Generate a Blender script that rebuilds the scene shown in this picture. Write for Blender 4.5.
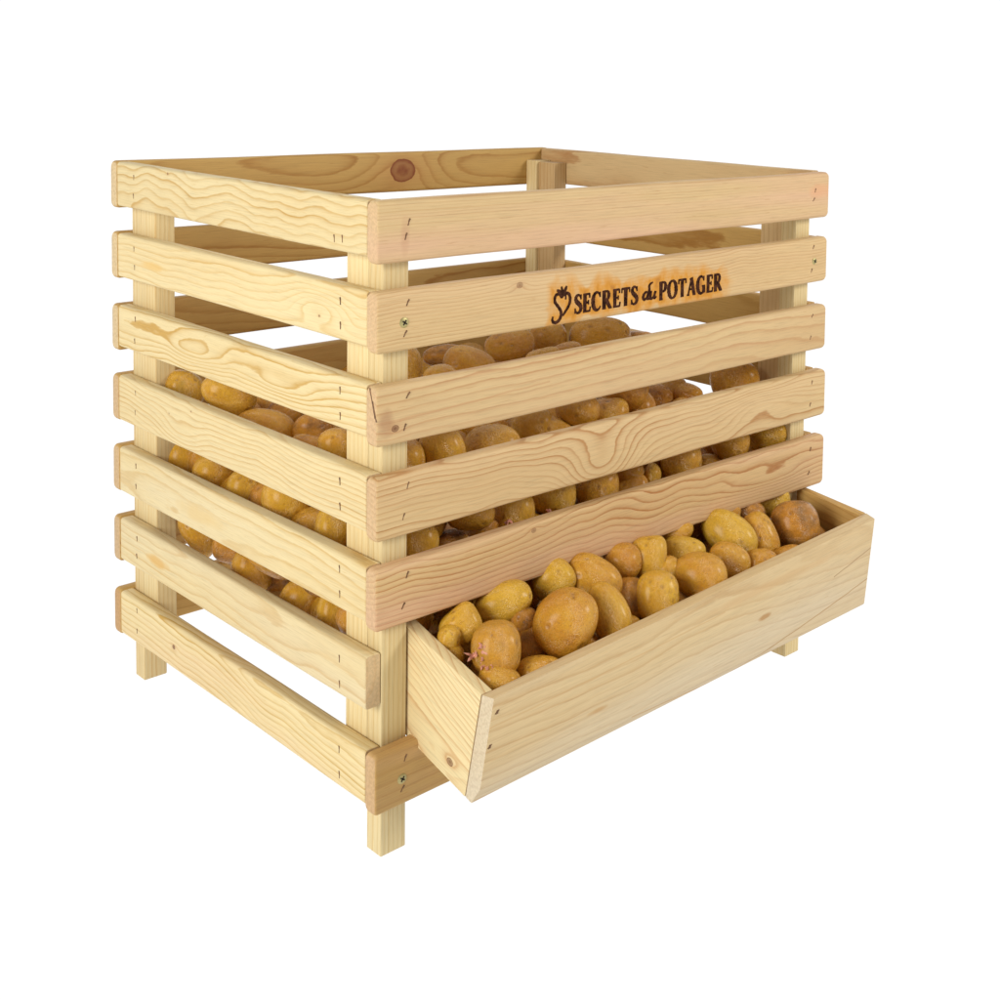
import bpy, bmesh, math, random
from mathutils import Vector, Matrix, Quaternion

S = bpy.context.scene
COL = S.collection
for o_ in list(bpy.data.objects):
    bpy.data.objects.remove(o_)

# ------------------------------------------------------------------ camera
cd = bpy.data.cameras.new('camera')
cam = bpy.data.objects.new('camera', cd)
COL.objects.link(cam)
cam.location = (-0.61323, -0.95332, 0.69964)
cam.rotation_euler = (1.504146, -0.020831, -0.821807)
cd.sensor_width = 36.0
cd.lens = 1298.692 * 36.0 / 1000.0
cd.shift_x = (500.0 - 700.216) / 1000.0
cd.shift_y = (161.839 - 500.0) / 1000.0
cd.clip_start = 0.01
cd.clip_end = 200.0
S.camera = cam

# ------------------------------------------------------------------ world (white studio), key light, exposure
wd = bpy.data.worlds.new('World')
S.world = wd
wd.use_nodes = True
wnt = wd.node_tree
bgn = wnt.nodes['Background']
bgn.inputs['Strength'].default_value = 1.06
# white cyclorama ahead and added white light below the ground; the studio behind the camera and overhead is dimmer
wtc = wnt.nodes.new('ShaderNodeTexCoord')
wdot = wnt.nodes.new('ShaderNodeVectorMath'); wdot.operation = 'DOT_PRODUCT'
wdot.inputs[1].default_value = (0.70, 0.66, -0.26)
wnt.links.new(wtc.outputs['Generated'], wdot.inputs[0])
wrp = wnt.nodes.new('ShaderNodeMapRange'); wrp.interpolation_type = 'SMOOTHSTEP'
wrp.inputs['From Min'].default_value = -0.35
wrp.inputs['From Max'].default_value = 0.10
wrp.inputs['To Min'].default_value = 0.17
wrp.inputs['To Max'].default_value = 1.0
wnt.links.new(wdot.outputs['Value'], wrp.inputs['Value'])
wsp = wnt.nodes.new('ShaderNodeSeparateXYZ')
wnt.links.new(wtc.outputs['Generated'], wsp.inputs[0])
wlt = wnt.nodes.new('ShaderNodeMath'); wlt.operation = 'LESS_THAN'; wlt.inputs[1].default_value = 0.0
wnt.links.new(wsp.outputs[2], wlt.inputs[0])
wmx = wnt.nodes.new('ShaderNodeMath'); wmx.operation = 'MAXIMUM'
wnt.links.new(wrp.outputs[0], wmx.inputs[0]); wnt.links.new(wlt.outputs[0], wmx.inputs[1])
wnt.links.new(wmx.outputs[0], bgn.inputs['Color'])

def softbox(name, loc, target, size, power, color):
    ld = bpy.data.lights.new(name, 'AREA')
    ld.shape = 'RECTANGLE'
    ld.size, ld.size_y = size
    ld.energy = power
    ld.color = color
    lo = bpy.data.objects.new(name, ld)
    COL.objects.link(lo)
    lo.location = loc
    d = Vector(target) - Vector(loc)
    lo.rotation_euler = d.to_track_quat('-Z', 'Y').to_euler()
    return lo

softbox('softbox', (-2.25, -0.45, 1.25), (0.25, 0.2, 0.3), (1.1, 1.1), 58.0, (1.0, 0.985, 0.95))
softbox('softbox', (1.7, -2.0, 1.55), (0.4, 0.0, 0.25), (0.7, 0.7), 40.0, (1.0, 0.97, 0.92))

S.view_settings.view_transform = 'Standard'
S.view_settings.look = 'None'
S.view_settings.exposure = 0.0
S.view_settings.gamma = 1.0
S.view_settings.use_curve_mapping = False
S.cycles.max_bounces = 10
S.cycles.diffuse_bounces = 8
S.cycles.use_denoising = True

# ------------------------------------------------------------------ node helper
class G:
    def __init__(s, name):
        s.m = bpy.data.materials.new(name)
        s.m.use_nodes = True
        s.t = s.m.node_tree
        s.bsdf = s.t.nodes['Principled BSDF']
        s.out = s.t.nodes['Material Output']
    def n(s, typ, **kw):
        nd = s.t.nodes.new(typ)
        for k, v in kw.items():
            setattr(nd, k, v)
        return nd
    def put(s, sock, v):
        if hasattr(v, 'is_output'):
            s.t.links.new(v, sock)
        elif isinstance(v, (tuple, list)):
            sock.default_value = tuple(v) + ((1.0,) if (sock.type == 'RGBA' and len(v) == 3) else ())
        else:
            sock.default_value = v
    def math(s, op, a, b=0.0, c=0.0, clamp=False):
        nd = s.n('ShaderNodeMath', operation=op, use_clamp=clamp)
        s.put(nd.inputs[0], a); s.put(nd.inputs[1], b); s.put(nd.inputs[2], c)
        return nd.outputs[0]
    def add(s, a, b): return s.math('ADD', a, b)
    def sub(s, a, b): return s.math('SUBTRACT', a, b)
    def mul(s, a, b): return s.math('MULTIPLY', a, b)
    def vec(s, x, y, z):
        nd = s.n('ShaderNodeCombineXYZ')
        s.put(nd.inputs[0], x); s.put(nd.inputs[1], y); s.put(nd.inputs[2], z)
        return nd.outputs[0]
    def noise(s, v, scale=1.0, detail=2.0, rough=0.5, w=None):
        nd = s.n('ShaderNodeTexNoise')
        if w is not None:
            nd.noise_dimensions = '4D'
            s.put(nd.inputs['W'], w)
        s.put(nd.inputs['Vector'], v)
        nd.inputs['Scale'].default_value = scale
        nd.inputs['Detail'].default_value = detail
        nd.inputs['Roughness'].default_value = rough
        return nd.outputs['Fac']
    def ramp(s, f, stops, interp='LINEAR'):
        nd = s.n('ShaderNodeValToRGB')
        cr = nd.color_ramp
        cr.interpolation = interp
        while len(cr.elements) < len(stops):
            cr.elements.new(0.5)
        for e, (p, c) in zip(cr.elements, stops):
            e.position = p
            e.color = (c, c, c, 1) if isinstance(c, (int, float)) else tuple(c) + (1,)
        s.put(nd.inputs[0], f)
        return nd.outputs[0]
    def mix(s, f, a, b, mode='MIX'):
        nd = s.n('ShaderNodeMix', data_type='RGBA', blend_type=mode)
        s.put(nd.inputs['Factor'], f)
        s.put(nd.inputs[6], a); s.put(nd.inputs[7], b)
        return nd.outputs[2]
    def gauss(s, q):            # exp(-q)
        return s.math('POWER', 2.718281828, s.mul(q, -1.0))

# ------------------------------------------------------------------ pine
PALE = dict(l=(0.70, 0.57, 0.310), d=(0.52, 0.295, 0.070), k=(0.15, 0.055, 0.02))
TAN = dict(l=(0.635, 0.455, 0.225), d=(0.40, 0.19, 0.056), k=(0.15, 0.055, 0.02))
AMBER = dict(l=(0.63, 0.43, 0.200), d=(0.38, 0.155, 0.038), k=(0.15, 0.055, 0.02))
SHADED_GOLD = dict(l=(0.52, 0.325, 0.100), d=(0.34, 0.155, 0.030), k=(0.20, 0.052, 0.014))  # pine darkened in its colour for the shade on inner and low boards

def pine(name, seed, tone=PALE, ring=0.0055, pith=(0.05, 0.0), tilt=(0.0, 0.0), wob=0.010, wx=3.0, amount=0.6,
         knots=(), bumps=(), pink=0.0, burn=None, streaks=(), grey=0.0, spots=(), end=(0.60, 0.40, 0.225)):
    """Pine board. Object space: x along the board, y through it, z across it. Growth rings are shells round a pith line.
    knots: (x, z, radius, darkness) - bumps: (x, z, sx, sz, height) swirl the rings with no dark heart."""
    rnd = random.Random(seed)
    vv = rnd.uniform(0.94, 1.05)
    tone = dict(tone, l=tuple(c * vv for c in tone['l']), d=tuple(c * vv * rnd.uniform(0.95, 1.05) for c in tone['d']))
    g = G(name)
    tc = g.n('ShaderNodeTexCoord')
    sp = g.n('ShaderNodeSeparateXYZ')
    g.t.links.new(tc.outputs['Object'], sp.inputs[0])
    x, y, z = sp.outputs
    sx = rnd.uniform(-50, 50)
    px = g.add(x, sx)
    # slow wander of the pith
    n1 = g.sub(g.noise(g.vec(g.mul(px, wx), g.mul(y, 4.0), g.mul(z, 5.0)), 1.0, 2.0, 0.5), 0.5)
    n2 = g.sub(g.noise(g.vec(g.mul(px, wx), g.mul(z, 5.0), g.add(g.mul(y, 4.0), 7.7)), 1.0, 2.0, 0.5), 0.5)
    yy = g.add(g.sub(y, g.add(pith[0], g.mul(x, tilt[0]))), g.mul(n1, wob * 2))
    zz = g.add(g.sub(z, g.add(pith[1], g.mul(x, tilt[1]))), g.mul(n2, wob * 2))
    r = g.math('SQRT', g.add(g.mul(yy, yy), g.mul(zz, zz)))
    heart = None
    halos = []
    for (kx, kz, kr, kd) in knots:
        dx, dz = g.sub(x, kx), g.sub(z, kz)
        q = g.add(g.math('POWER', g.mul(dx, 1 / (kr * 3.2)), 2.0), g.math('POWER', g.mul(dz, 1 / (kr * 1.7)), 2.0))
        r = g.add(r, g.mul(g.gauss(q), kr * 1.1))
        wob_k = g.mul(g.sub(g.noise(tc.outputs['Object'], 140.0, 2.0), 0.5), 0.5)
        q2 = g.add(g.add(g.math('POWER', g.mul(dx, 1 / (kr * 1.05)), 2.0), g.math('POWER', g.mul(dz, 1 / (kr * 0.85)), 2.0)), wob_k)
        hk = g.mul(g.ramp(q2, [(0.0, 0.95), (0.35, 0.62), (0.62, 0.72), (0.86, 1.0), (0.97, 0.9), (1.0, 0.25)]), kd)
        hk = g.mul(hk, g.math('LESS_THAN', q2, 1.0))
        halo = g.mul(g.gauss(g.mul(q, 2.2)), 0.4 * kd)
        halos.append(halo)
        heart = hk if heart is None else g.math('MAXIMUM', heart, hk)
    for (kx, kz, ax, az, hh) in bumps:
        q = g.add(g.math('POWER', g.mul(g.sub(x, kx), 1 / ax), 2.0), g.math('POWER', g.mul(g.sub(z, kz), 1 / az), 2.0))
        r = g.add(r, g.mul(g.gauss(q), hh))
    # small ragged wander of each ring
    nf = g.sub(g.noise(g.vec(g.mul(px, 22.0), g.mul(y, 90.0), g.mul(z, 90.0)), 1.0, 3.0, 0.6), 0.5)
    ph = g.add(g.mul(r, 1.0 / ring), g.mul(nf, 0.55))
    fr = g.math('FRACT', ph)
    fl = g.math('FLOOR', ph)
    wn = g.n('ShaderNodeTexWhiteNoise', noise_dimensions='1D')
    g.put(wn.inputs['W'], g.add(fl, sx))
    ringamp = g.add(g.mul(wn.outputs['Value'], 0.75), 0.35)
    late = g.ramp(fr, [(0.0, 0.0), (0.40, 0.05), (0.70, 0.34), (0.87, 1.0), (0.94, 0.8), (1.0, 0.0)])
    patch = g.ramp(g.noise(g.vec(g.mul(px, 5.0), g.mul(y, 12.0), g.mul(z, 22.0)), 1.0, 2.0), [(0.28, 0.55), (0.7, 1.2)])
    lf = g.math('MINIMUM', g.mul(g.mul(g.mul(late, ringamp), amount), patch), 1.1)
    col = g.mix(lf, tone['l'], tone['d'])
    # broad tone drift and a pink or yellow cast in places
    drift = g.noise(g.vec(g.mul(px, 3.0), g.mul(y, 10.0), g.mul(z, 18.0)), 1.0, 3.0, 0.55, w=seed * 1.3)
    col = g.mix(g.ramp(drift, [(0.38, 0.0), (0.75, 0.55)]), col, tone['d'], 'MIX') if pink < 0 else g.mix(
        g.mul(g.ramp(drift, [(0.35, 0.0), (0.72, 1.0)]), 0.22), col, tone['d'])
    if pink > 0:
        pn = g.noise(g.vec(g.mul(px, 2.2), g.mul(y, 6.0), g.mul(z, 26.0)), 1.0, 2.0, 0.5, w=seed + 4.0)
        col = g.mix(g.mul(g.ramp(pn, [(0.42, 0.0), (0.66, 1.0)]), pink), col, (0.66, 0.40, 0.26))
    if grey > 0:
        gn = g.noise(g.vec(g.mul(px, 2.0), g.mul(y, 6.0), g.mul(z, 14.0)), 1.0, 2.0, 0.5, w=seed + 9.0)
        col = g.mix(g.mul(g.ramp(gn, [(0.4, 0.0), (0.7, 1.0)]), grey), col, (0.62, 0.55, 0.42))
    # fine fibre
    fib = g.noise(g.vec(g.mul(px, 26.0), g.mul(y, 900.0), g.mul(z, 900.0)), 1.0, 3.0, 0.65)
    fcol = g.ramp(fib, [(0.22, 0.80), (0.48, 0.99), (0.78, 1.08)])
    col = g.mix(1.0, col, fcol, 'MULTIPLY')
    # resin ducts: short thin brown dashes
    rd = g.noise(g.vec(g.mul(px, 55.0), g.mul(y, 1500.0), g.mul(z, 1500.0)), 1.0, 0.0)
    col = g.mix(g.mul(g.ramp(rd, [(0.76, 0.0), (0.82, 1.0)]), 0.35), col, tone['d'])
    for (kx, kz, ax, az, c, amt) in spots:         # stains with a shape of their own
        q = g.add(g.math('POWER', g.mul(g.sub(x, kx), 1 / ax), 2.0), g.math('POWER', g.mul(g.sub(z, kz), 1 / az), 2.0))
        q = g.add(q, g.mul(g.sub(g.noise(tc.outputs['Object'], 60.0, 3.0), 0.5), 1.2))
        col = g.mix(g.mul(g.ramp(q, [(0.15, 1.0), (1.0, 0.0)]), amt), col, c)
    for (x0, z0, x1, z1, wdt, c, amt) in streaks:  # cracks and dark lines along the grain
        tt = g.math('DIVIDE', g.sub(x, x0), (x1 - x0))
        zl = g.add(z0, g.mul(tt, (z1 - z0)))
        zl = g.add(zl, g.mul(g.sub(g.noise(g.vec(g.mul(px, 30.0), 0.0, 3.3), 1.0, 2.0), 0.5), wdt * 3))
        dist = g.math('ABSOLUTE', g.sub(z, zl))
        inside = g.mul(g.math('GREATER_THAN', tt, 0.0), g.math('LESS_THAN', tt, 1.0))
        fade = g.mul(g.ramp(g.mul(dist, 1 / wdt), [(0.2, 1.0), (1.0, 0.0)]), inside)
        col = g.mix(g.mul(fade, amt), col, c)
    if burn:
        # scorch halo round the branded words: warm brown blotches, strongest just above and below the letters
        bx0, bx1, bz0, bz1 = burn
        xr_ = g.add(x, g.mul(g.sub(g.noise(g.vec(g.mul(x, 20.0), 5.0, g.mul(z, 70.0)), 1.0, 2.0), 0.5), 0.030))
        hx = g.mul(g.math('MAXIMUM', g.sub(bx0 + 0.006, xr_), g.sub(xr_, bx1 - 0.006)), 0.9)
        hz = g.math('MAXIMUM', g.sub(bz0, z), g.sub(z, bz1))
        bn = g.noise(g.vec(g.mul(x, 62.0), 0.0, g.mul(z, 38.0)), 1.0, 3.0, 0.6)
        bn2 = g.noise(g.vec(g.mul(x, 24.0), 2.0, g.mul(z, 9.0)), 1.0, 2.0, 0.5)
        dd = g.math('MAXIMUM', g.math('MAXIMUM', hx, hz), 0.0)
        reach = g.add(0.0025, g.mul(g.ramp(bn2, [(0.38, 0.0), (0.62, 1.0)]), 0.019))
        hf = g.math('SUBTRACT', 1.0, g.math('DIVIDE', dd, reach), clamp=True)
        hf = g.mul(g.math('POWER', hf, 0.8), g.ramp(bn, [(0.30, 0.15), (0.62, 1.0)]))
        col = g.mix(g.math('MINIMUM', g.mul(hf, 1.25), 0.97), col, (0.60, 0.255, 0.018))
        col = g.mix(g.mul(g.math('POWER', hf, 3.0), g.mul(g.ramp(bn, [(0.5, 0.0), (0.72, 1.0)]), 0.6)), col, (0.27, 0.085, 0.015))
    for hl_ in halos:
        col = g.mix(hl_, col, (0.45, 0.20, 0.07))
    if heart is not None:
        col = g.mix(heart, col, tone['k'] if tone is not None else (0.2, 0.09, 0.03))
    # end grain and any cross cut reads a little darker and redder
    nrm = g.n('ShaderNodeSeparateXYZ')
    tco = tc.outputs['Normal']
    g.t.links.new(tco, nrm.inputs[0])
    endf = g.ramp(g.math('ABSOLUTE', nrm.outputs[0]), [(0.75, 0.0), (0.95, 1.0)])
    en = g.noise(g.vec(g.mul(x, 100.0), g.mul(y, 420.0), g.mul(z, 420.0)), 1.0, 2.0)
    ecol = g.mix(g.ramp(en, [(0.35, 0.0), (0.68, 1.0)]), end, tuple(c * 0.74 for c in end))
    col = g.mix(g.mul(endf, 0.6), col, ecol)
    g.put(g.bsdf.inputs['Base Color'], col)
    g.put(g.bsdf.inputs['Roughness'], g.add(0.52, g.mul(fib, 0.15)))
    g.bsdf.inputs['Specular IOR Level'].default_value = 0.28
    bm = g.n('ShaderNodeBump')
    bm.inputs['Strength'].default_value = 0.28
    bm.inputs['Distance'].default_value = 0.0006
    g.put(bm.inputs['Height'], g.add(g.mul(fib, 0.7), g.mul(lf, -0.5)))
    g.t.links.new(bm.outputs[0], g.bsdf.inputs['Normal'])
    return g.m

def flat_mat(name, col, rough=0.6, metal=0.0, nscale=300.0, var=0.25):
    g = G(name)
    tc = g.n('ShaderNodeTexCoord')
    nz = g.noise(tc.outputs['Object'], nscale, 3.0)
    c2 = tuple(min(1, c * (1 + var * 2)) for c in col)
    g.put(g.bsdf.inputs['Base Color'], g.mix(g.ramp(nz, [(0.3, 0.0), (0.7, 1.0)]), tuple(c * (1 - var) for c in col), c2))
    g.bsdf.inputs['Roughness'].default_value = rough
    g.bsdf.inputs['Metallic'].default_value = metal
    g.bsdf.inputs['Specular IOR Level'].default_value = 0.25
    return g.m

M_STAPLE = flat_mat('staple_slit', (0.145, 0.075, 0.036), 0.6)
M_CHAR = flat_mat('branded_char', (0.036, 0.014, 0.008), 0.95, 0.0, 330.0, 0.65)
M_CHAR.node_tree.nodes['Principled BSDF'].inputs['Specular IOR Level'].default_value = 0.04
M_BRASS = flat_mat('yellow_zinc', (0.40, 0.34, 0.15), 0.45, 0.6, 90.0, 0.12)
M_DARK = flat_mat('recess', (0.03, 0.022, 0.012), 0.7)
M_SPROUT = flat_mat('potato_sprout', (0.58, 0.27, 0.19), 0.55, 0.0, 200.0, 0.25)

# ------------------------------------------------------------------ mesh helpers
def link(name, bm, mats, parent=None, matrix=None, smooth=True):
    me = bpy.data.meshes.new(name)
    bm.normal_update()
    if smooth:
        for f in bm.faces:
            f.smooth = True
        for e in bm.edges:
            if len(e.link_faces) == 2 and e.calc_face_angle(0.0) > math.radians(38):
                e.smooth = False
    bm.to_mesh(me)
    bm.free()
    for m_ in (mats if isinstance(mats, (list, tuple)) else [mats]):
        me.materials.append(m_)
    o = bpy.data.objects.new(name, me)
    COL.objects.link(o)
    if matrix is not None:
        o.matrix_world = matrix
    if parent is not None:
        o.parent = parent
    return o

def board_bm(L, T, Hh, r=0.0034, nx=26, rnd=None, rip=0.00025, Hh1=None, rc=0.0):
    """A planed board with eased long edges, x from -L/2 to L/2. Hh1: height at the x+ end when it differs."""
    bm = bmesh.new()
    def ring_pts(h, t, rr):
        pts = []
        for cx, cz, a0 in ((1, 1, 0), (-1, 1, 90), (-1, -1, 180), (1, -1, 270)):
            for i in range(5):
                a = math.radians(a0 + i * 22.5)
                pts.append(((t / 2 - rr) * cx + rr * math.cos(a), (h / 2 - rr) * cz + rr * math.sin(a)))
        return pts
    ds = [0.0, 0.0003, 0.0009, 0.0018, 0.0030, 0.0044] if rc else [0.0, 0.0008]
    xs = [-L / 2 + d for d in ds] + [-L / 2 + L * i / nx for i in range(1, nx)] + [L / 2 - d for d in reversed(ds)]
    rings = []
    wz = [rnd.uniform(-rip, rip) if rnd else 0 for _ in range(8)]
    for i, x in enumerate(xs):
        u = (x + L / 2) / L
        h = Hh + ((Hh1 - Hh) * u if Hh1 else 0)
        de = min(x + L / 2, L / 2 - x)
        sh = max(0.0, 0.0007 - de * 0.9)
        cut = sh
        if rc and de < rc:
            cut = rc - math.sqrt(max(0.0, rc * rc - (rc - de) ** 2))
        dz = wz[0] * math.sin(6.3 * u + wz[1] * 9e3) + wz[2] * math.sin(14 * u + wz[3] * 9e3)
        dy = wz[4] * math.sin(5.0 * u + wz[5] * 9e3)
        rings.append([bm.verts.new((x, a + dy, b + dz)) for a, b in ring_pts(h - 2 * cut, T - 2 * sh, max(r - sh, 0.0004))])
    n = len(rings[0])
    for A, B in zip(rings, rings[1:]):
        for j in range(n):
            bm.faces.new((A[j], A[(j + 1) % n], B[(j + 1) % n], B[j]))
    bm.faces.new(list(reversed(rings[0])))
    bm.faces.new(rings[-1])
    bmesh.ops.recalc_face_normals(bm, faces=bm.faces[:])
    return bm

def add_box(bm, mat4, sx, sy, sz, mi=0):
    r = bmesh.ops.create_cube(bm, size=1.0, matrix=mat4 @ Matrix.Diagonal((sx, sy, sz, 1)))
    for v in r['verts']:
        for f in v.link_faces:
            f.material_index = mi

def staple(bm, x, z, face_y, ang, ln=0.0062):
    """A driven staple: a thin dark slit sunk in the wood with a hair of proud wire."""
    mt = Matrix.Translation((x, face_y, z)) @ Matrix.Rotation(ang, 4, 'Y')
    add_box(bm, mt, 0.0009, 0.0006, ln, 1)
    add_box(bm, mt @ Matrix.Translation((0.0002, 0, ln * 0.30)) @ Matrix.Rotation(0.25, 4, 'Y'), 0.0013, 0.0008, ln * 0.45, 1)

def frame_of(p0, p1, up):
    """Matrix whose x axis runs p0 -> p1, z as near to up as it gets, origin at the middle."""
    p0, p1 = Vector(p0), Vector(p1)
    ex = (p1 - p0).normalized()
    ey = Vector(up).cross(ex).normalized()
    ez = ex.cross(ey)
    m = Matrix((ex, ey, ez)).transposed().to_4x4()
    m.translation = (p0 + p1) / 2
    return m, (p1 - p0).length

def hexa(name, profile0, profile1, mats, parent, up, bev=0.0012, extra=None):
    """A board lofted between two polygons of world points (same count); local x runs from the first to the second."""
    c0 = sum((Vector(p) for p in profile0), Vector()) / len(profile0)
    c1 = sum((Vector(p) for p in profile1), Vector()) / len(profile1)
    m, L = frame_of(c0, c1, up)
    inv = m.inverted()
    bm = bmesh.new()
    A = [bm.verts.new(inv @ Vector(p)) for p in profile0]
    B = [bm.verts.new(inv @ Vector(p)) for p in profile1]
    n = len(A)
    bm.faces.new(A); bm.faces.new(list(reversed(B)))
    for j in range(n):
        bm.faces.new((A[j], B[j], B[(j + 1) % n], A[(j + 1) % n]))
    bmesh.ops.recalc_face_normals(bm, faces=bm.faces[:])
    if bev:
        bmesh.ops.bevel(bm, geom=bm.edges[:], offset=bev, segments=2, profile=0.6, affect='EDGES')
    if extra:
        extra(bm, inv)
    return link(name, bm, mats, parent, m)

# ------------------------------------------------------------------ ground: white sheet, made translucent so added light from below wipes out contact shadow
def build_ground():
    bm = bmesh.new()
    n = 24
    R_ = 60.0
    vs = [bm.verts.new((R_ * math.cos(2 * math.pi * i / n), R_ * math.sin(2 * math.pi * i / n), 0)) for i in range(n)]
    bm.faces.new(vs)
    g = G('unshadowed_white')
    g.t.nodes.remove(g.bsdf)
    tr = g.n('ShaderNodeBsdfTranslucent'); tr.inputs['Color'].default_value = (1, 1, 1, 1)
    df = g.n('ShaderNodeBsdfDiffuse')
    tc = g.n('ShaderNodeTexCoord')
    g.put(df.inputs['Color'], g.mix(g.noise(tc.outputs['Object'], 40.0, 2.0), (0.93, 0.93, 0.93), (0.96, 0.96, 0.96)))
    mx = g.n('ShaderNodeMixShader'); mx.inputs[0].default_value = 0.06
    g.t.links.new(tr.outputs[0], mx.inputs[1]); g.t.links.new(df.outputs[0], mx.inputs[2])
    g.t.links.new(mx.outputs[0], g.out.inputs['Surface'])
    o = link('ground', bm, g.m)
    o['kind'] = 'structure'
    o['label'] = 'plain shadowless white surface under the wooden crate'
    o['category'] = 'ground'
    return o
build_ground()

# ------------------------------------------------------------------ crate dimensions (metres)
W, D, T = 0.6263, 0.4974, 0.0161          # width along the branded side, depth, board thickness
PF, PG, PC = 0.0226, 0.0267, 0.0350       # post thickness, post width, batten width
root = bpy.data.objects.new('potato_crate', None)
COL.objects.link(root)
root.empty_display_size = 0.1
root['label'] = 'tall slatted pine potato crate with a sloped open trough along its front'
root['category'] = 'crate'

rnd = random.Random(11)

# front slats: (top z at left, top z at right, height, right end x, height at right)
FRONT = {0: (0.5882, 0.5872, 0.0545, 0.6250, 0.0540), 1: (0.5100, 0.5102, 0.0535, 0.6243, 0.0535),
         2: (0.4285, 0.4288, 0.0525, 0.6255, 0.0535), 3: (0.3497, 0.3497, 0.0560, 0.6283, 0.0560),
         4: (0.2694, 0.2697, 0.0550, 0.6290, 0.0610), 6: (0.1040, 0.1050, 0.0545, 0.6263, 0.0545)}
FMAT = {
    0: dict(seed=3, tone=TAN, ring=0.0026, pith=(0.05, -0.09), wob=0.003, wx=2.0, amount=0.5, pink=0.75, spots=((-0.285, -0.004, 0.006, 0.02, (0.50, 0.27, 0.15), 0.45), (0.30, 0.006, 0.03, 0.010, (0.66, 0.33, 0.17), 0.6))),
    1: dict(seed=5, tone=TAN, ring=0.0030, pith=(0.030, 0.075), wob=0.007, wx=9.0, amount=0.65, pink=0.12, knots=((-0.158, 0.0175, 0.0036, 0.6),),
            burn=(-0.119, 0.127, -0.0185, 0.004)),
    2: dict(seed=8, tone=TAN, ring=0.0072, pith=(0.045, -0.055), tilt=(0.05, 0.07), wob=0.014, wx=4.0, amount=0.75, pink=0.15, spots=((-0.303, -0.006, 0.010, 0.016, (0.36, 0.18, 0.085), 0.55),),
            knots=((-0.294, -0.012, 0.0036, 0.9),), streaks=((-0.29, -0.006, -0.12, 0.002, 0.0014, (0.50, 0.27, 0.12), 0.6),)),
    3: dict(seed=12, tone=TAN, ring=0.0046, pith=(0.020, -0.050), tilt=(0.02, 0.02), wob=0.012, wx=7.0, amount=0.9, pink=0.10,
            bumps=((-0.050, -0.022, 0.060, 0.036, 0.036), (0.20, 0.004, 0.07, 0.015, -0.014))),
    4: dict(seed=16, tone=AMBER, ring=0.0050, pith=(0.016, 0.042), tilt=(0.015, -0.02), wob=0.012, wx=7.5, amount=1.2, pink=0.5,
            bumps=((-0.03, 0.026, 0.06, 0.03, 0.010), (0.20, -0.004, 0.09, 0.014, -0.012)), knots=((-0.140, 0.021, 0.0028, 0.6),)),
    6: dict(seed=21, tone=SHADED_GOLD, ring=0.0070, pith=(0.06, 0.06), wob=0.006, amount=0.45, pink=0.3),
}
slat_front = {}
for k, (zl, zr, hh, xr, hr) in FRONT.items():
    p0 = Vector((0.0, -T / 2, zl - hh / 2))
    p1 = Vector((xr, -T / 2, zr - hr / 2))
    m, L = frame_of(p0, p1, (0, 0, 1))
    bm = board_bm(L, T - 0.0006, hh, 0.0042, 30, rnd, 0.00045, hr, 0.0044)
    fy = -(T - 0.0006) / 2
    xl, xrr = -L / 2 + 0.0295, L / 2 - 0.0275
    aa = math.radians(24)
    dzs = (0.007, -0.005) if k == 0 else (0.0155, -0.0115)
    for q_, dz in enumerate(dzs):
        staple(bm, xl + 0.0016 * (1 if dz > 0 else -1) + rnd.uniform(-.0006, .0006), dz + rnd.uniform(-.001, .001), fy, aa + rnd.uniform(-.2, .2))
        staple(bm, xrr + 0.0012 * (1 if dz > 0 else -1), dz + rnd.uniform(-.001, .001), fy, aa + rnd.uniform(-.3, .2), 0.0048)
    if k == 2:      # a split running down the sawn end to the knot
        q0 = Vector((-L / 2 - 0.0001, 0.0030, hh / 2 - 0.0015)); q1 = Vector((-L / 2 - 0.0001, fy + 0.0003, -0.0030))
        dq = q1 - q0
        add_box(bm, Matrix.Translation((q0 + q1) / 2) @ Matrix.Rotation(math.atan2(-dq.y, dq.z), 4, 'X'), 0.0005, 0.0011, dq.length, 1)
        add_box(bm, Matrix.Translation((q0 * 0.35 + q1 * 0.65)) @ Matrix.Rotation(math.atan2(-dq.y, dq.z) + 0.06, 4, 'X'), 0.0006, 0.0018, dq.length * 0.5, 1)
    o = link('slat', bm, [pine('pine_front', **FMAT[k]), M_STAPLE], root, m)
    slat_front[k] = (o, L)
slat_front[1][0]['label'] = 'slat branded with scorched lettering and a heart emblem'

def screw(parent, x, z, fy, rad=0.0046, mat=M_BRASS):
    bm = bmesh.new()
    prof = [(0.0, 0.0011), (rad * .55, 0.0010), (rad * .86, 0.0007), (rad, 0.0001), (rad, -0.0012)]
    n = 24
    prev = None
    c = bm.verts.new((0, -prof[0][1], 0))
    for rr, hh in prof[1:]:
        cur = [bm.verts.new((rr * math.cos(6.28318 * i / n), -hh, rr * math.sin(6.28318 * i / n))) for i in range(n)]
        for i in range(n):
            if prev is None:
                bm.faces.new((c, cur[i], cur[(i + 1) % n]))
            else:
                bm.faces.new((prev[i], cur[i], cur[(i + 1) % n], prev[(i + 1) % n]))
        prev = cur
    bmesh.ops.recalc_face_normals(bm, faces=bm.faces[:])
    for a in (0.6, 0.6 + math.pi / 2):
        add_box(bm, Matrix.Rotation(a, 4, 'Y') @ Matrix.Translation((0, -0.00095, 0)), rad * 1.1, 0.0006, rad * .30, 1)
    o = link('screw', bm, [mat, M_DARK], parent)
    o.location = (x, fy, z)
    return o

fy = -(T - 0.0006) / 2
for k, x_, z_ in ((1, -0.2850, -0.0016), (1, 0.2885, -0.0008), (6, -0.2855, -0.0022)):
    screw(slat_front[k][0], x_, z_, fy, 0.0047 if x_ < 0 else 0.0042)

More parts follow.
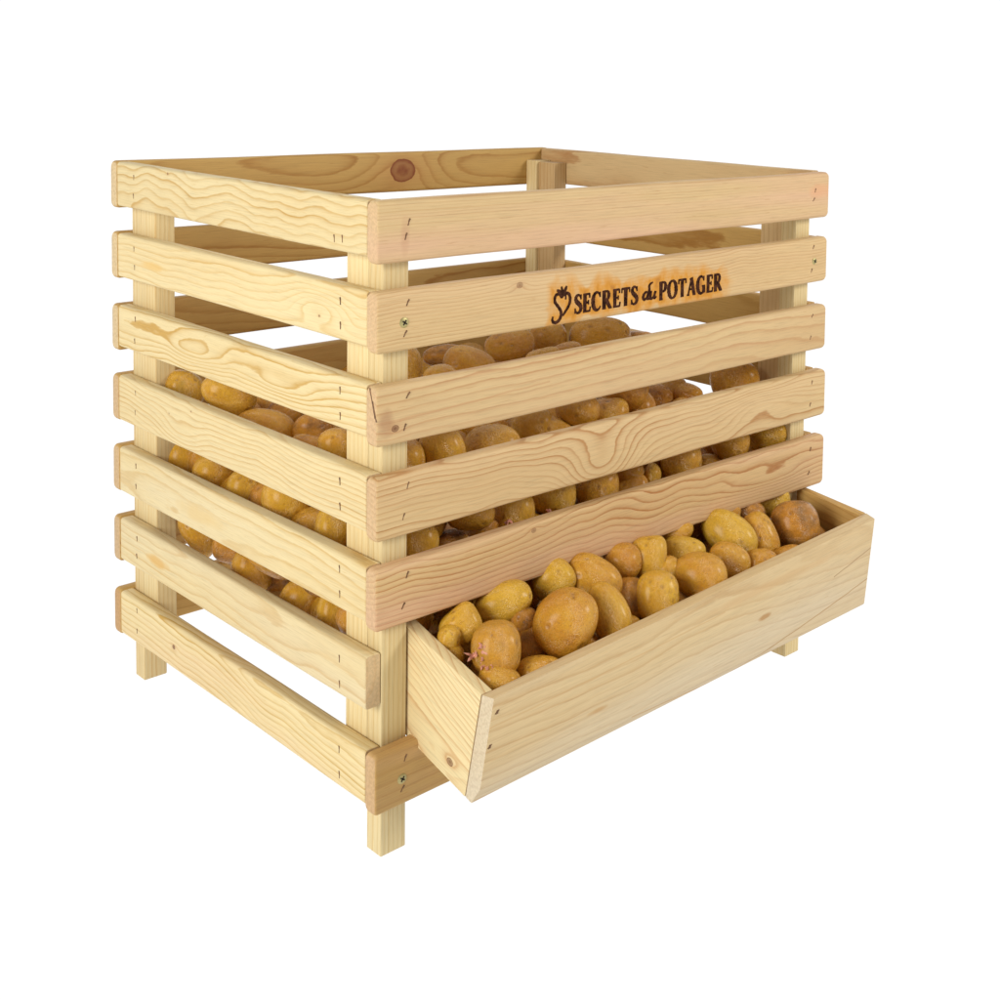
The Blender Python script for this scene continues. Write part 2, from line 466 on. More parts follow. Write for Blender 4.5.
# ------------------------------------------------------------------ branded lettering
GL = {
 'S': (.54, [([(.47,.80),(.40,.93),(.27,.985),(.13,.91),(.09,.77),(.16,.63),(.30,.52),(.44,.39),(.48,.24),(.41,.09),(.26,.015),(.13,.05),(.05,.20)], [.06,.07,.09,.14,.17,.19,.20,.19,.17,.14,.09,.07,.06]), ([(.48,1.0),(.48,.72)], .06), ([(.045,.0),(.045,.29)], .06)]),
 'E': (.58, [([(.14,.0),(.14,1.)], .19), ([(.0,.965),(.50,.965)], .075), ([(.495,1.0),(.51,.75)], .07), ([(.14,.515),(.40,.515)], .07), ([(.41,.39),(.41,.64)], .06), ([(.0,.035),(.53,.035)], .075), ([(.52,.0),(.56,.27)], .07)]),
 'C': (.72, [([(.63,.78),(.54,.92),(.40,.985),(.22,.91),(.11,.70),(.09,.45),(.15,.20),(.30,.04),(.47,.02),(.60,.10),(.67,.22)], [.06,.07,.09,.14,.19,.21,.19,.13,.09,.07,.05]), ([(.64,1.0),(.64,.70)], .06)]),
 'R': (.76, [([(.14,.0),(.14,1.)], .19), ([(.0,.965),(.34,.965),(.47,.90),(.51,.75),(.46,.59),(.32,.50),(.14,.50)], [.07,.08,.13,.18,.15,.08,.07]), ([(.31,.50),(.62,.03)], .18), ([(.0,.03),(.29,.03)], .06), ([(.55,.03),(.76,.03)], .06)]),
 'T': (.68, [([(.335,.0),(.335,1.)], .19), ([(.02,.96),(.65,.96)], .08), ([(.03,1.0),(.02,.73)], .07), ([(.64,1.0),(.655,.73)], .07), ([(.19,.03),(.48,.03)], .06)]),
 'P': (.62, [([(.14,.0),(.14,1.)], .19), ([(.0,.965),(.34,.965),(.49,.90),(.53,.73),(.47,.55),(.32,.46),(.14,.47)], [.07,.08,.13,.19,.15,.08,.06]), ([(.0,.03),(.30,.03)], .06)]),
 'O': (.82, [([(.40,.985),(.22,.91),(.10,.70),(.09,.45),(.15,.20),(.30,.03),(.42,.015),(.58,.08),(.70,.30),(.71,.55),(.65,.80),(.51,.95),(.40,.985)], [.07,.12,.18,.20,.18,.11,.07,.12,.18,.20,.18,.11,.07])]),
 'A': (.74, [([(.09,.0),(.36,1.)], .08), ([(.34,1.),(.63,.0)], .20), ([(.19,.34),(.50,.34)], .07), ([(-.03,.03),(.20,.03)], .06), ([(.50,.03),(.76,.03)], .06)]),
 'G': (.80, [([(.63,.80),(.54,.93),(.40,.985),(.22,.91),(.11,.70),(.09,.45),(.15,.20),(.30,.04),(.47,.02),(.62,.08)], [.06,.07,.09,.14,.19,.21,.19,.13,.09,.10]), ([(.64,1.0),(.64,.72)], .06), ([(.64,.03),(.64,.44)], .18), ([(.47,.43),(.78,.43)], .06)]),
 'd': (.50, [([(.36,.40),(.22,.45),(.10,.32),(.08,.14),(.18,.02),(.32,.10),(.40,.30)], [.07,.09,.15,.17,.11,.09,.08]), ([(.62,.98),(.40,.84),(.44,.5),(.38,.2),(.42,.03),(.54,.06)], [.05,.11,.15,.16,.12,.06])]),
 'u': (.52, [([(.0,.36),(.10,.43),(.10,.22),(.12,.05),(.24,.02),(.36,.16),(.42,.42)], [.06,.10,.15,.14,.10,.08,.08]), ([(.43,.44),(.38,.16),(.42,.02),(.56,.10)], [.14,.15,.12,.05])]),
}
def smooth_path(pts, ws, sub=5):
    if not isinstance(ws, (list, tuple)):
        ws = [ws] * len(pts)
    if len(pts) < 3:
        return [Vector(p) for p in pts], list(ws)
    P, Wd = [], []
    for i in range(len(pts) - 1):
        a = Vector(pts[max(i - 1, 0)]); b = Vector(pts[i]); c = Vector(pts[i + 1]); d_ = Vector(pts[min(i + 2, len(pts) - 1)])
        for s_ in range(sub):
            t = s_ / sub
            P.append(0.5 * ((2 * b) + (c - a) * t + (2 * a - 5 * b + 4 * c - d_) * t * t + (3 * b - a - 3 * c + d_) * t ** 3))
            Wd.append(ws[i] * (1 - t) + ws[i + 1] * t)
    P.append(Vector(pts[-1])); Wd.append(ws[-1])
    return P, Wd

STROKE_N = [0]
def stroke(bm, pts, ws, ox, oz, sx, sz, y0, slant=0.0, fat=1.0):
    """One burnt stroke as a thin ribbon plate standing a hair proud of the wood."""
    P, Wd = smooth_path(pts, ws)
    STROKE_N[0] += 1
    h = 0.00010 + 0.000012 * (STROKE_N[0] % 9)
    Lf, Rt = [], []
    for i, p in enumerate(P):
        t = (P[min(i + 1, len(P) - 1)] - P[max(i - 1, 0)])
        t = Vector((t.x * sx, t.y * sz)).normalized()
        nn = Vector((-t.y, t.x)) * (Wd[i] * 1.22 + 0.035) * fat * sz * 0.5 * (1 + 0.10 * math.sin(i * 1.9 + STROKE_N[0]))
        c = Vector((ox + (p.x + slant * p.y) * sx, oz + p.y * sz))
        Lf.append(c + nn); Rt.append(c - nn)
    top = [(bm.verts.new((a.x, y0 - h, a.y)), bm.verts.new((b.x, y0 - h, b.y))) for a, b in zip(Lf, Rt)]
    bot = [(bm.verts.new((a.x, y0 + 0.0002, a.y)), bm.verts.new((b.x, y0 + 0.0002, b.y))) for a, b in zip(Lf, Rt)]
    for i in range(len(top) - 1):
        bm.faces.new((top[i][0], top[i + 1][0], top[i + 1][1], top[i][1]))
        for s_ in (0, 1):
            bm.faces.new((top[i][s_], top[i + 1][s_], bot[i + 1][s_], bot[i][s_]))
    bm.faces.new((top[0][0], top[0][1], bot[0][1], bot[0][0]))
    bm.faces.new((top[-1][0], top[-1][1], bot[-1][1], bot[-1][0]))

def word(bm, text, x0, x1, z0, cap, y0, slant=0.0, gap=0.10):
    tot = sum(GL[c][0] for c in text) + gap * (len(text) - 1)
    sx = (x1 - x0) / tot
    x = x0
    for c in text:
        wdt, strokes = GL[c]
        for pts, ws in strokes:
            stroke(bm, pts, ws, x, z0, sx, cap, y0, slant)
        x += (wdt + gap) * sx

bm = bmesh.new()
zb = -0.0178
word(bm, 'SECRETS', -0.0895, -0.0040, zb, 0.0182, fy)
word(bm, 'du', 0.0020, 0.0225, zb + 0.0028, 0.0175, fy, 0.16, -0.02)
word(bm, 'POTAGER', 0.0275, 0.1250, zb, 0.0188, fy)
bmesh.ops.recalc_face_normals(bm, faces=bm.faces[:])
link('lettering', bm, M_CHAR, slat_front[1][0], smooth=False)
bm = bmesh.new()
# the emblem: a heart drawn in two swashes with a curled tail and a three-leaf sprig on top
for pts, ws in (
        ([(.52,.66),(.40,.78),(.24,.74),(.22,.58),(.38,.42),(.50,.26),(.44,.08),(.26,.00),(.12,.06),(.14,.18)], [.05,.08,.09,.09,.09,.10,.10,.09,.08,.05]),
        ([(.52,.66),(.62,.76),(.82,.76),(.90,.60),(.84,.42),(.66,.24),(.56,.16)], [.05,.08,.09,.10,.09,.07,.05]),
        ([(.54,.66),(.55,.82),(.50,.98)], [.05,.09,.04]),
        ([(.54,.76),(.66,.86),(.74,.98)], [.05,.12,.04]),
        ([(.54,.76),(.42,.84),(.30,.90)], [.05,.12,.04]),
        ([(.54,.70),(.68,.74),(.70,.60)], [.04,.07,.04])):
    stroke(bm, pts, ws, -0.1210, -0.0235, 0.0285, 0.0350, fy, 0.0, 0.66)
bmesh.ops.recalc_face_normals(bm, faces=bm.faces[:])
link('emblem', bm, M_CHAR, slat_front[1][0], smooth=False)

# ------------------------------------------------------------------ left, right and back slats
def side_slats():
    # left: (top z near, top z far, height)
    left = {0: (0.5878, 0.5900, 0.0492), 1: (0.5098, 0.5108, 0.0488), 2: (0.4290, 0.4300, 0.0470), 3: (0.3495, 0.3508, 0.0512),
            4: (0.2693, 0.2690, 0.0508), 5: (0.1882, 0.1876, 0.0482), 6: (0.1040, 0.1030, 0.0490)}
    lm = {0: dict(seed=31, ring=0.0078, pith=(0.030, -0.042), tilt=(0.04, 0.05), wob=0.020, wx=9.0, amount=1.0, knots=((0.125, 0.0205, 0.0016, 0.8),)),
          1: dict(seed=33, ring=0.0062, pith=(0.040, 0.050), tilt=(-0.04, 0.02), wob=0.012, wx=6.0, amount=0.65, bumps=((-0.17, 0.0, 0.045, 0.016, 0.022),), knots=((-0.172, -0.008, 0.0013, 0.9),), spots=((0.16, -0.003, 0.035, 0.005, (0.66, 0.42, 0.13), 0.7),)),
          2: dict(seed=37, ring=0.0066, pith=(0.016, 0.026), tilt=(0.03, -0.05), wob=0.012, wx=8.0, amount=1.0, bumps=((0.07, 0.0, 0.08, 0.013, -0.018), (-0.10, -0.004, 0.06, 0.010, -0.014))),
          3: dict(seed=41, ring=0.0048, pith=(0.026, -0.050), tilt=(0.02, 0.03), wob=0.010, wx=8.0, amount=0.75, bumps=((0.10, -0.012, 0.05, 0.02, 0.016),), knots=((0.125, 0.006, 0.0014, 0.5), (0.075, 0.018, 0.0012, 0.8))),
          4: dict(seed=44, ring=0.0100, pith=(0.024, -0.020), tilt=(0.06, 0.05), wob=0.012, wx=5.0, amount=0.6, grey=0.3, spots=((0.06, -0.006, 0.06, 0.010, (0.64, 0.44, 0.17), 0.5),)),
          5: dict(seed=47, ring=0.0085, pith=(0.026, 0.022), tilt=(-0.05, 0.05), wob=0.014, wx=6.0, amount=0.75, grey=0.3, spots=((0.155, -0.002, 0.032, 0.007, (0.62, 0.36, 0.09), 0.75),)),
          6: dict(seed=52, ring=0.0056, pith=(0.022, 0.034), tilt=(0.03, 0.06), wob=0.012, wx=6.0, amount=0.95, pink=0.25, knots=((0.1180, 0.0005, 0.0030, 1.0),))}
    for k, (z0, z1, h) in left.items():
        m, L = frame_of((T / 2, 0.0006, z0 - h / 2), (T / 2, D - 0.0006, z1 - h / 2), (0, 0, 1))
        bm = board_bm(L, T - 0.0006, h, 0.0034, 26, rnd, 0.0003)
        fyl = (T - 0.0006) / 2       # local +y looks to -X
        if k == 0:
            ns = ((-L / 2 + 0.051, -0.0135), (-L / 2 + 0.038, -0.0125))
        else:
            ns = ((-L / 2 + 0.0412, 0.0095 + rnd.uniform(-.001, .002)), (-L / 2 + 0.0408, -0.0120 + rnd.uniform(-.002, .001)))
        for (sx_, sz_) in ns:
            staple(bm, sx_, sz_, fyl, rnd.uniform(-.08, .08), 0.0066)
        for sz_ in (0.012, -0.009):
            staple(bm, L / 2 - 0.042 + rnd.uniform(-.001, .001), sz_ + rnd.uniform(-.002, .002), fyl, rnd.uniform(-.1, .1), 0.0055)
        kw = dict(tone=PALE); kw.update(lm[k])
        link('slat', bm, [pine('pine_left', **kw), M_STAPLE], root, m)
    right = {0: 0.5885, 1: 0.5092, 2: 0.4290, 3: 0.3491, 4: 0.2691, 5: 0.1891, 6: 0.1040}
    for k, z0 in right.items():
        m, L = frame_of((W - T / 2, 0.0006, z0 - 0.0246), (W - T / 2, D - 0.0006, z0 - 0.0240), (0, 0, 1))
        bm = board_bm(L, T - 0.0006, 0.0492, 0.0034, 20, rnd, 0.0003)
        link('slat', bm, [pine('pine_right', seed=60 + k, tone=SHADED_GOLD if k else TAN, ring=0.011 - 0.0008 * k, pith=(-0.06, 0.01), tilt=(0.03, 0.05), wob=0.012, amount=1.0), M_STAPLE], root, m)
    back = {0: (0.5910, 0.5895), 1: (0.5118, 0.5098), 2: (0.4305, 0.4295), 3: (0.3510, 0.3495), 4: (0.2697, 0.2692), 5: (0.1885, 0.1890), 6: (0.1035, 0.1040)}
    for k, (z0, z1) in back.items():
        h = 0.0525
        m, L = frame_of((0.0, D + T / 2, z0 - h / 2), (W, D + T / 2, z1 - h / 2), (0, 0, 1))
        bm = board_bm(L, T - 0.0006, h, 0.0042, 22, rnd, 0.0003, None, 0.0044)
        kn = ((0.0613, 0.0020, 0.0185, 1.0),) if k == 0 else ()
        link('slat', bm, [pine('pine_back', seed=80 + k, tone=SHADED_GOLD, ring=0.0058, pith=(-0.05, 0.012), tilt=(0.03, -0.04), wob=0.010, amount=0.8, knots=kn, end=(0.72, 0.585, 0.37) if k < 3 else (0.62, 0.45, 0.28) if k < 6 else (0.52, 0.30, 0.16)), M_STAPLE], root, m)
side_slats()

# ------------------------------------------------------------------ corner posts (reach the ground) and the battens nailed beside them
def upright(name, x0, x1, y0, y1, z0, z1, seed, tone):
    m, L = frame_of(((x0 + x1) / 2, (y0 + y1) / 2, z0), ((x0 + x1) / 2, (y0 + y1) / 2, z1), (0, 1, 0))
    # local x is up, local z is +Y, local y is world X (mirrored)
    bm = board_bm(L, (x1 - x0) - 0.0006, (y1 - y0) - 0.0006, 0.0010, 14, rnd, 0.0002)
    return link(name, bm, pine('pine_upright', seed=seed, tone=tone, ring=0.0036, pith=(0.07, 0.05), wob=0.003, wx=2.0, amount=0.55), root, m)

ZT = 0.573
for i, (left, front) in enumerate(((1, 1), (0, 1), (1, 0), (0, 0))):
    xa, xb = (T, T + PG) if left else (W - T - PG, W - T)
    ya, yb = (0.0, PF) if front else (D - PF, D)
    upright('post', xa, xb, ya, yb, 0.0, ZT, 100 + i, PALE)
    xa, xb = (T, T + PF) if left else (W - T - PF, W - T)
    ya, yb = (PF, PF + PC) if front else (D - PF - PC, D - PF)
    upright('batten', xa, xb, ya, yb, 0.0585, ZT - 0.0015, 110 + i, PALE if left else TAN)

# ------------------------------------------------------------------ sloped hopper floor inside
def fl(y): return 0.106 + 0.16 * y
hexa('hopper_floor', [(0.060, 0.004, fl(0.004)), (0.060, 0.004, fl(0.004) - .010), (0.060, D - .001, fl(D) - .010), (0.060, D - .001, fl(D))],
     [(W - .060, 0.004, fl(0.004)), (W - .060, 0.004, fl(0.004) - .010), (W - .060, D - .001, fl(D) - .010), (W - .060, D - .001, fl(D))],
     pine('pine_floor', seed=140, tone=SHADED_GOLD, ring=0.008, amount=0.6), root, (0, 0, 1))

# ------------------------------------------------------------------ the trough
trough = bpy.data.objects.new('trough', None)
COL.objects.link(trough)
trough.parent = root
trough.empty_display_size = 0.05
XA, XB, TS = 0.0445, 0.6060, 0.0120
Lp = [(0.0110, 0.2046), (-0.1052, 0.1765), (-0.0840, 0.0787), (0.0130, 0.1030)]        # left end board: back top, front top, front bottom, back bottom (y, z)
Rp = [(-0.0034, 0.2070), (-0.0960, 0.1972), (-0.0850, 0.0925), (-0.0030, 0.1040)]
def side(xa, xb, prof, mat, ex=None):
    c = [Vector((0, y, z)) for y, z in prof]
    a = (c[0] + c[3]) / 2; b = (c[1] + c[2]) / 2
    p0 = [Vector((xa, *prof[0])), Vector((xb, *prof[0])), Vector((xb, *prof[3])), Vector((xa, *prof[3]))]
    p1 = [Vector((xa, *prof[1])), Vector((xb, *prof[1])), Vector((xb, *prof[2])), Vector((xa, *prof[2]))]
    return hexa('end_board', p1, p0, mat, trough, (0, 0, 1), 0.0010, ex)
side(XA, XA + TS, Lp, pine('pine_end', seed=150, tone=dict(PALE, d=(0.46, 0.25, 0.08)), ring=0.0040, pith=(0.05, -0.03), tilt=(0.02, 0.25), wob=0.008, wx=5.0, amount=0.75,
     knots=((-0.0300, -0.0330, 0.0042, 0.9),)))
side(XB - TS, XB, Rp, pine('pine_end', seed=153, tone=SHADED_GOLD, ring=0.0060, pith=(0.05, -0.01), tilt=(0.02, 0.1), wob=0.010, amount=0.8))
# front board: profile (y, z) back top, front top, front bottom, lowest edge, back bottom
PL = [(-0.1062, 0.1765), (-0.1225, 0.1790), (-0.1050, 0.0935), (-0.0928, 0.0764), (-0.0846, 0.0790)]
PR = [(-0.0968, 0.1972), (-0.1096, 0.1935), (-0.0985, 0.0910), (-0.0978, 0.0886), (-0.0858, 0.0925)]
def nails(bm, inv):
    for (x, y, z) in ((0.0505, -0.1188, 0.1645), (0.0480, -0.1126, 0.1330)):
        p = inv @ Vector((x, y, z))
        # settle on the face: nearest front vertex plane is good to a fraction of a millimetre, so ray it
        from mathutils.bvhtree import BVHTree
        bv = BVHTree.FromBMesh(bm)
        d_ = (inv.to_3x3() @ Vector((0, 1, -0.15))).normalized()
        h_ = bv.ray_cast(p - d_ * 0.03, d_)
        if h_[0] is not None:
            mt = Matrix.Translation(h_[0])
            add_box(bm, mt @ Matrix.Rotation(0.3, 4, 'Y'), 0.0022, 0.0008, 0.0030, 1)
            add_box(bm, mt @ Matrix.Rotation(0.9, 4, 'Y'), 0.0012, 0.0010, 0.0048, 1)
hexa('front_board', [(XA, y, z) for y, z in PL], [(XB, y, z) for y, z in PR],
     [pine('pine_trough', seed=157, tone=dict(l=(0.63, 0.475, 0.255), d=(0.44, 0.245, 0.08), k=(0.30, 0.13, 0.04)), ring=0.0075, pith=(0.030, 0.070), tilt=(0.03, -0.06), wob=0.014, wx=4.0, amount=0.55, grey=0.4, end=(0.66, 0.575, 0.43),
           spots=((0.088, 0.0060, 0.012, 0.0035, (0.42, 0.22, 0.07), 0.8), (-0.150, -0.006, 0.014, 0.003, (0.50, 0.29, 0.11), 0.7), (0.10, 0.040, 0.15, 0.006, (0.58, 0.37, 0.17), 0.5)),
           streaks=((0.02, -0.048, 0.281, -0.012, 0.0010, (0.40, 0.22, 0.08), 0.9), (0.21, 0.012, 0.281, 0.026, 0.0008, (0.30, 0.16, 0.06), 0.9),
                    (-0.10, -0.034, 0.10, -0.052, 0.0012, (0.48, 0.26, 0.09), 0.8), (-0.28, -0.043, -0.12, -0.050, 0.0014, (0.48, 0.26, 0.09), 0.7),
                    (-0.28, 0.030, 0.02, 0.034, 0.0010, (0.55, 0.32, 0.12), 0.5))), M_STAPLE], trough, (0, 0, 1), 0.0011, nails)
hexa('bottom_board', [(XA + TS + .0006, 0.0000, 0.1110), (XA + TS + .0006, -0.0880, 0.0890), (XA + TS + .0006, -0.0862, 0.0800), (XA + TS + .0006, 0.0016, 0.1015)],
     [(XB - TS - .0006, -0.0030, 0.1140), (XB - TS - .0006, -0.0905, 0.1020), (XB - TS - .0006, -0.0890, 0.0935), (XB - TS - .0006, -0.0020, 0.1050)],
     pine('pine_bottom', seed=160, tone=SHADED_GOLD, ring=0.008, amount=0.5), trough, (0, 0, 1), 0.0008)

# ------------------------------------------------------------------ potatoes
def potato_mat():
    g = G('potato_skin')
    tc = g.n('ShaderNodeTexCoord')
    ob = tc.outputs['Object']
    oi = g.n('ShaderNodeObjectInfo')
    rn = oi.outputs['Random']
    off = g.n('ShaderNodeVectorMath', operation='ADD')
    g.t.links.new(ob, off.inputs[0])
    g.put(off.inputs[1], g.vec(g.mul(rn, 37.0), g.mul(rn, 91.0), g.mul(rn, 53.0)))
    v = off.outputs[0]
    def attr(nm, typ):
        a = g.n('ShaderNodeAttribute', attribute_name=nm, attribute_type=typ)
        return a.outputs['Fac']
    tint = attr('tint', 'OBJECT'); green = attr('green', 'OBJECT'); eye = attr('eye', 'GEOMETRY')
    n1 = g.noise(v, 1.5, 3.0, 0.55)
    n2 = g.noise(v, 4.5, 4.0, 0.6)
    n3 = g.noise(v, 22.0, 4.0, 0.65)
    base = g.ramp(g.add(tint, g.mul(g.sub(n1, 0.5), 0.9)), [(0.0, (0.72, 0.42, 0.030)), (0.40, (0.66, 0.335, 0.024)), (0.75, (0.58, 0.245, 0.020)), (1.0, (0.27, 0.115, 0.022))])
    base = g.mix(g.mul(g.ramp(n1, [(0.45, 0.0), (0.72, 1.0)]), g.mul(green, 0.6)), base, (0.40, 0.33, 0.05))
    base = g.mix(g.mul(g.ramp(n2, [(0.48, 0.0), (0.72, 1.0)]), 0.18), base, (0.62, 0.37, 0.11))      # dry pale bloom
    base = g.mix(g.mul(g.ramp(n2, [(0.28, 1.0), (0.45, 0.0)]), 0.40), base, (0.36, 0.155, 0.035))
    base = g.mix(g.mul(g.ramp(n3, [(0.32, 1.0), (0.42, 0.0)]), 0.55), base, (0.25, 0.11, 0.035))      # freckles
    vo = g.n('ShaderNodeTexVoronoi'); vo.inputs['Scale'].default_value = 17.0
    g.t.links.new(v, vo.inputs['Vector'])
    base = g.mix(g.mul(g.ramp(vo.outputs['Distance'], [(0.05, 1.0), (0.15, 0.0)]), 0.7), base, (0.25, 0.115, 0.04))
    base = g.mix(g.mul(eye, 0.7), base, (0.235, 0.10, 0.04))
    g.put(g.bsdf.inputs['Base Color'], base)
    g.put(g.bsdf.inputs['Roughness'], g.ramp(n2, [(0.3, 0.17), (0.7, 0.36)]))
    g.bsdf.inputs['Specular IOR Level'].default_value = 0.5
    g.bsdf.inputs['Coat Weight'].default_value = 0.22
    g.bsdf.inputs['Coat Roughness'].default_value = 0.22
    bp = g.n('ShaderNodeBump'); bp.inputs['Strength'].default_value = 0.42; bp.inputs['Distance'].default_value = 0.03
    g.put(bp.inputs['Height'], g.add(g.mul(n3, 0.6), g.add(g.mul(n2, 0.8), g.mul(g.noise(v, 70.0, 2.0), 0.12))))
    g.t.links.new(bp.outputs[0], g.bsdf.inputs['Normal'])
    return g.m
M_POT = potato_mat()

def potato_mesh(seed):
    """A unit potato: lumpy, a little egg-shaped or bent, with shallow eyes (also stored as an attribute for their darker skin)."""
    r_ = random.Random(seed)
    bm = bmesh.new()
    bmesh.ops.create_icosphere(bm, subdivisions=5, radius=1.0)
    lay = bm.verts.layers.float.new('eye')
    def rv():
        while True:
            q = Vector((r_.uniform(-1, 1), r_.uniform(-1, 1), r_.uniform(-1, 1)))
            if 0.1 < q.length < 1:
                return q.normalized()
    lumps = [(rv(), r_.uniform(0.45, 0.9), r_.uniform(-0.09, 0.09)) for _ in range(9)]
    eyes = [(rv(), r_.uniform(0.07, 0.12), r_.uniform(0.025, 0.05)) for _ in range(9)]
    egg = r_.uniform(-0.16, 0.16); bend = r_.uniform(-0.14, 0.14); sq = r_.uniform(2.1, 2.5)
    for v in bm.verts:
        d = v.co.normalized()
        # slightly squarish shoulders
        k = (abs(d.x) ** sq + abs(d.y) ** sq + abs(d.z) ** sq) ** (-1 / sq)
        rr = k
        for a, s, h in lumps:
            rr += h * math.exp(-((d - a).length / s) ** 2)
        e_ = 0.0
        for a, s, h in eyes:
            q = (d - a).length / s
            rr -= h * math.exp(-q * q)
            rr += h * 0.45 * math.exp(-((q - 1.7) / 0.6) ** 2)
            e_ = max(e_, math.exp(-(q * 1.5) ** 2))
        v[lay] = e_
        p = d * rr
        t = 1 + egg * p.x
        v.co = Vector((p.x, p.y * t + bend * (p.x * p.x - 0.4), p.z * t))
    # normalise the size
    for ax in range(3):
        lo = min(v.co[ax] for v in bm.verts); hi = max(v.co[ax] for v in bm.verts)
        for v in bm.verts:
            v.co[ax] = (v.co[ax] - (lo + hi) / 2) * 2 / (hi - lo)
    me = bpy.data.meshes.new('potato')
    for f in bm.faces:
        f.smooth = True
    bm.to_mesh(me); bm.free()
    me.materials.append(M_POT)
    return me
PMESH = [potato_mesh(700 + i) for i in range(12)]

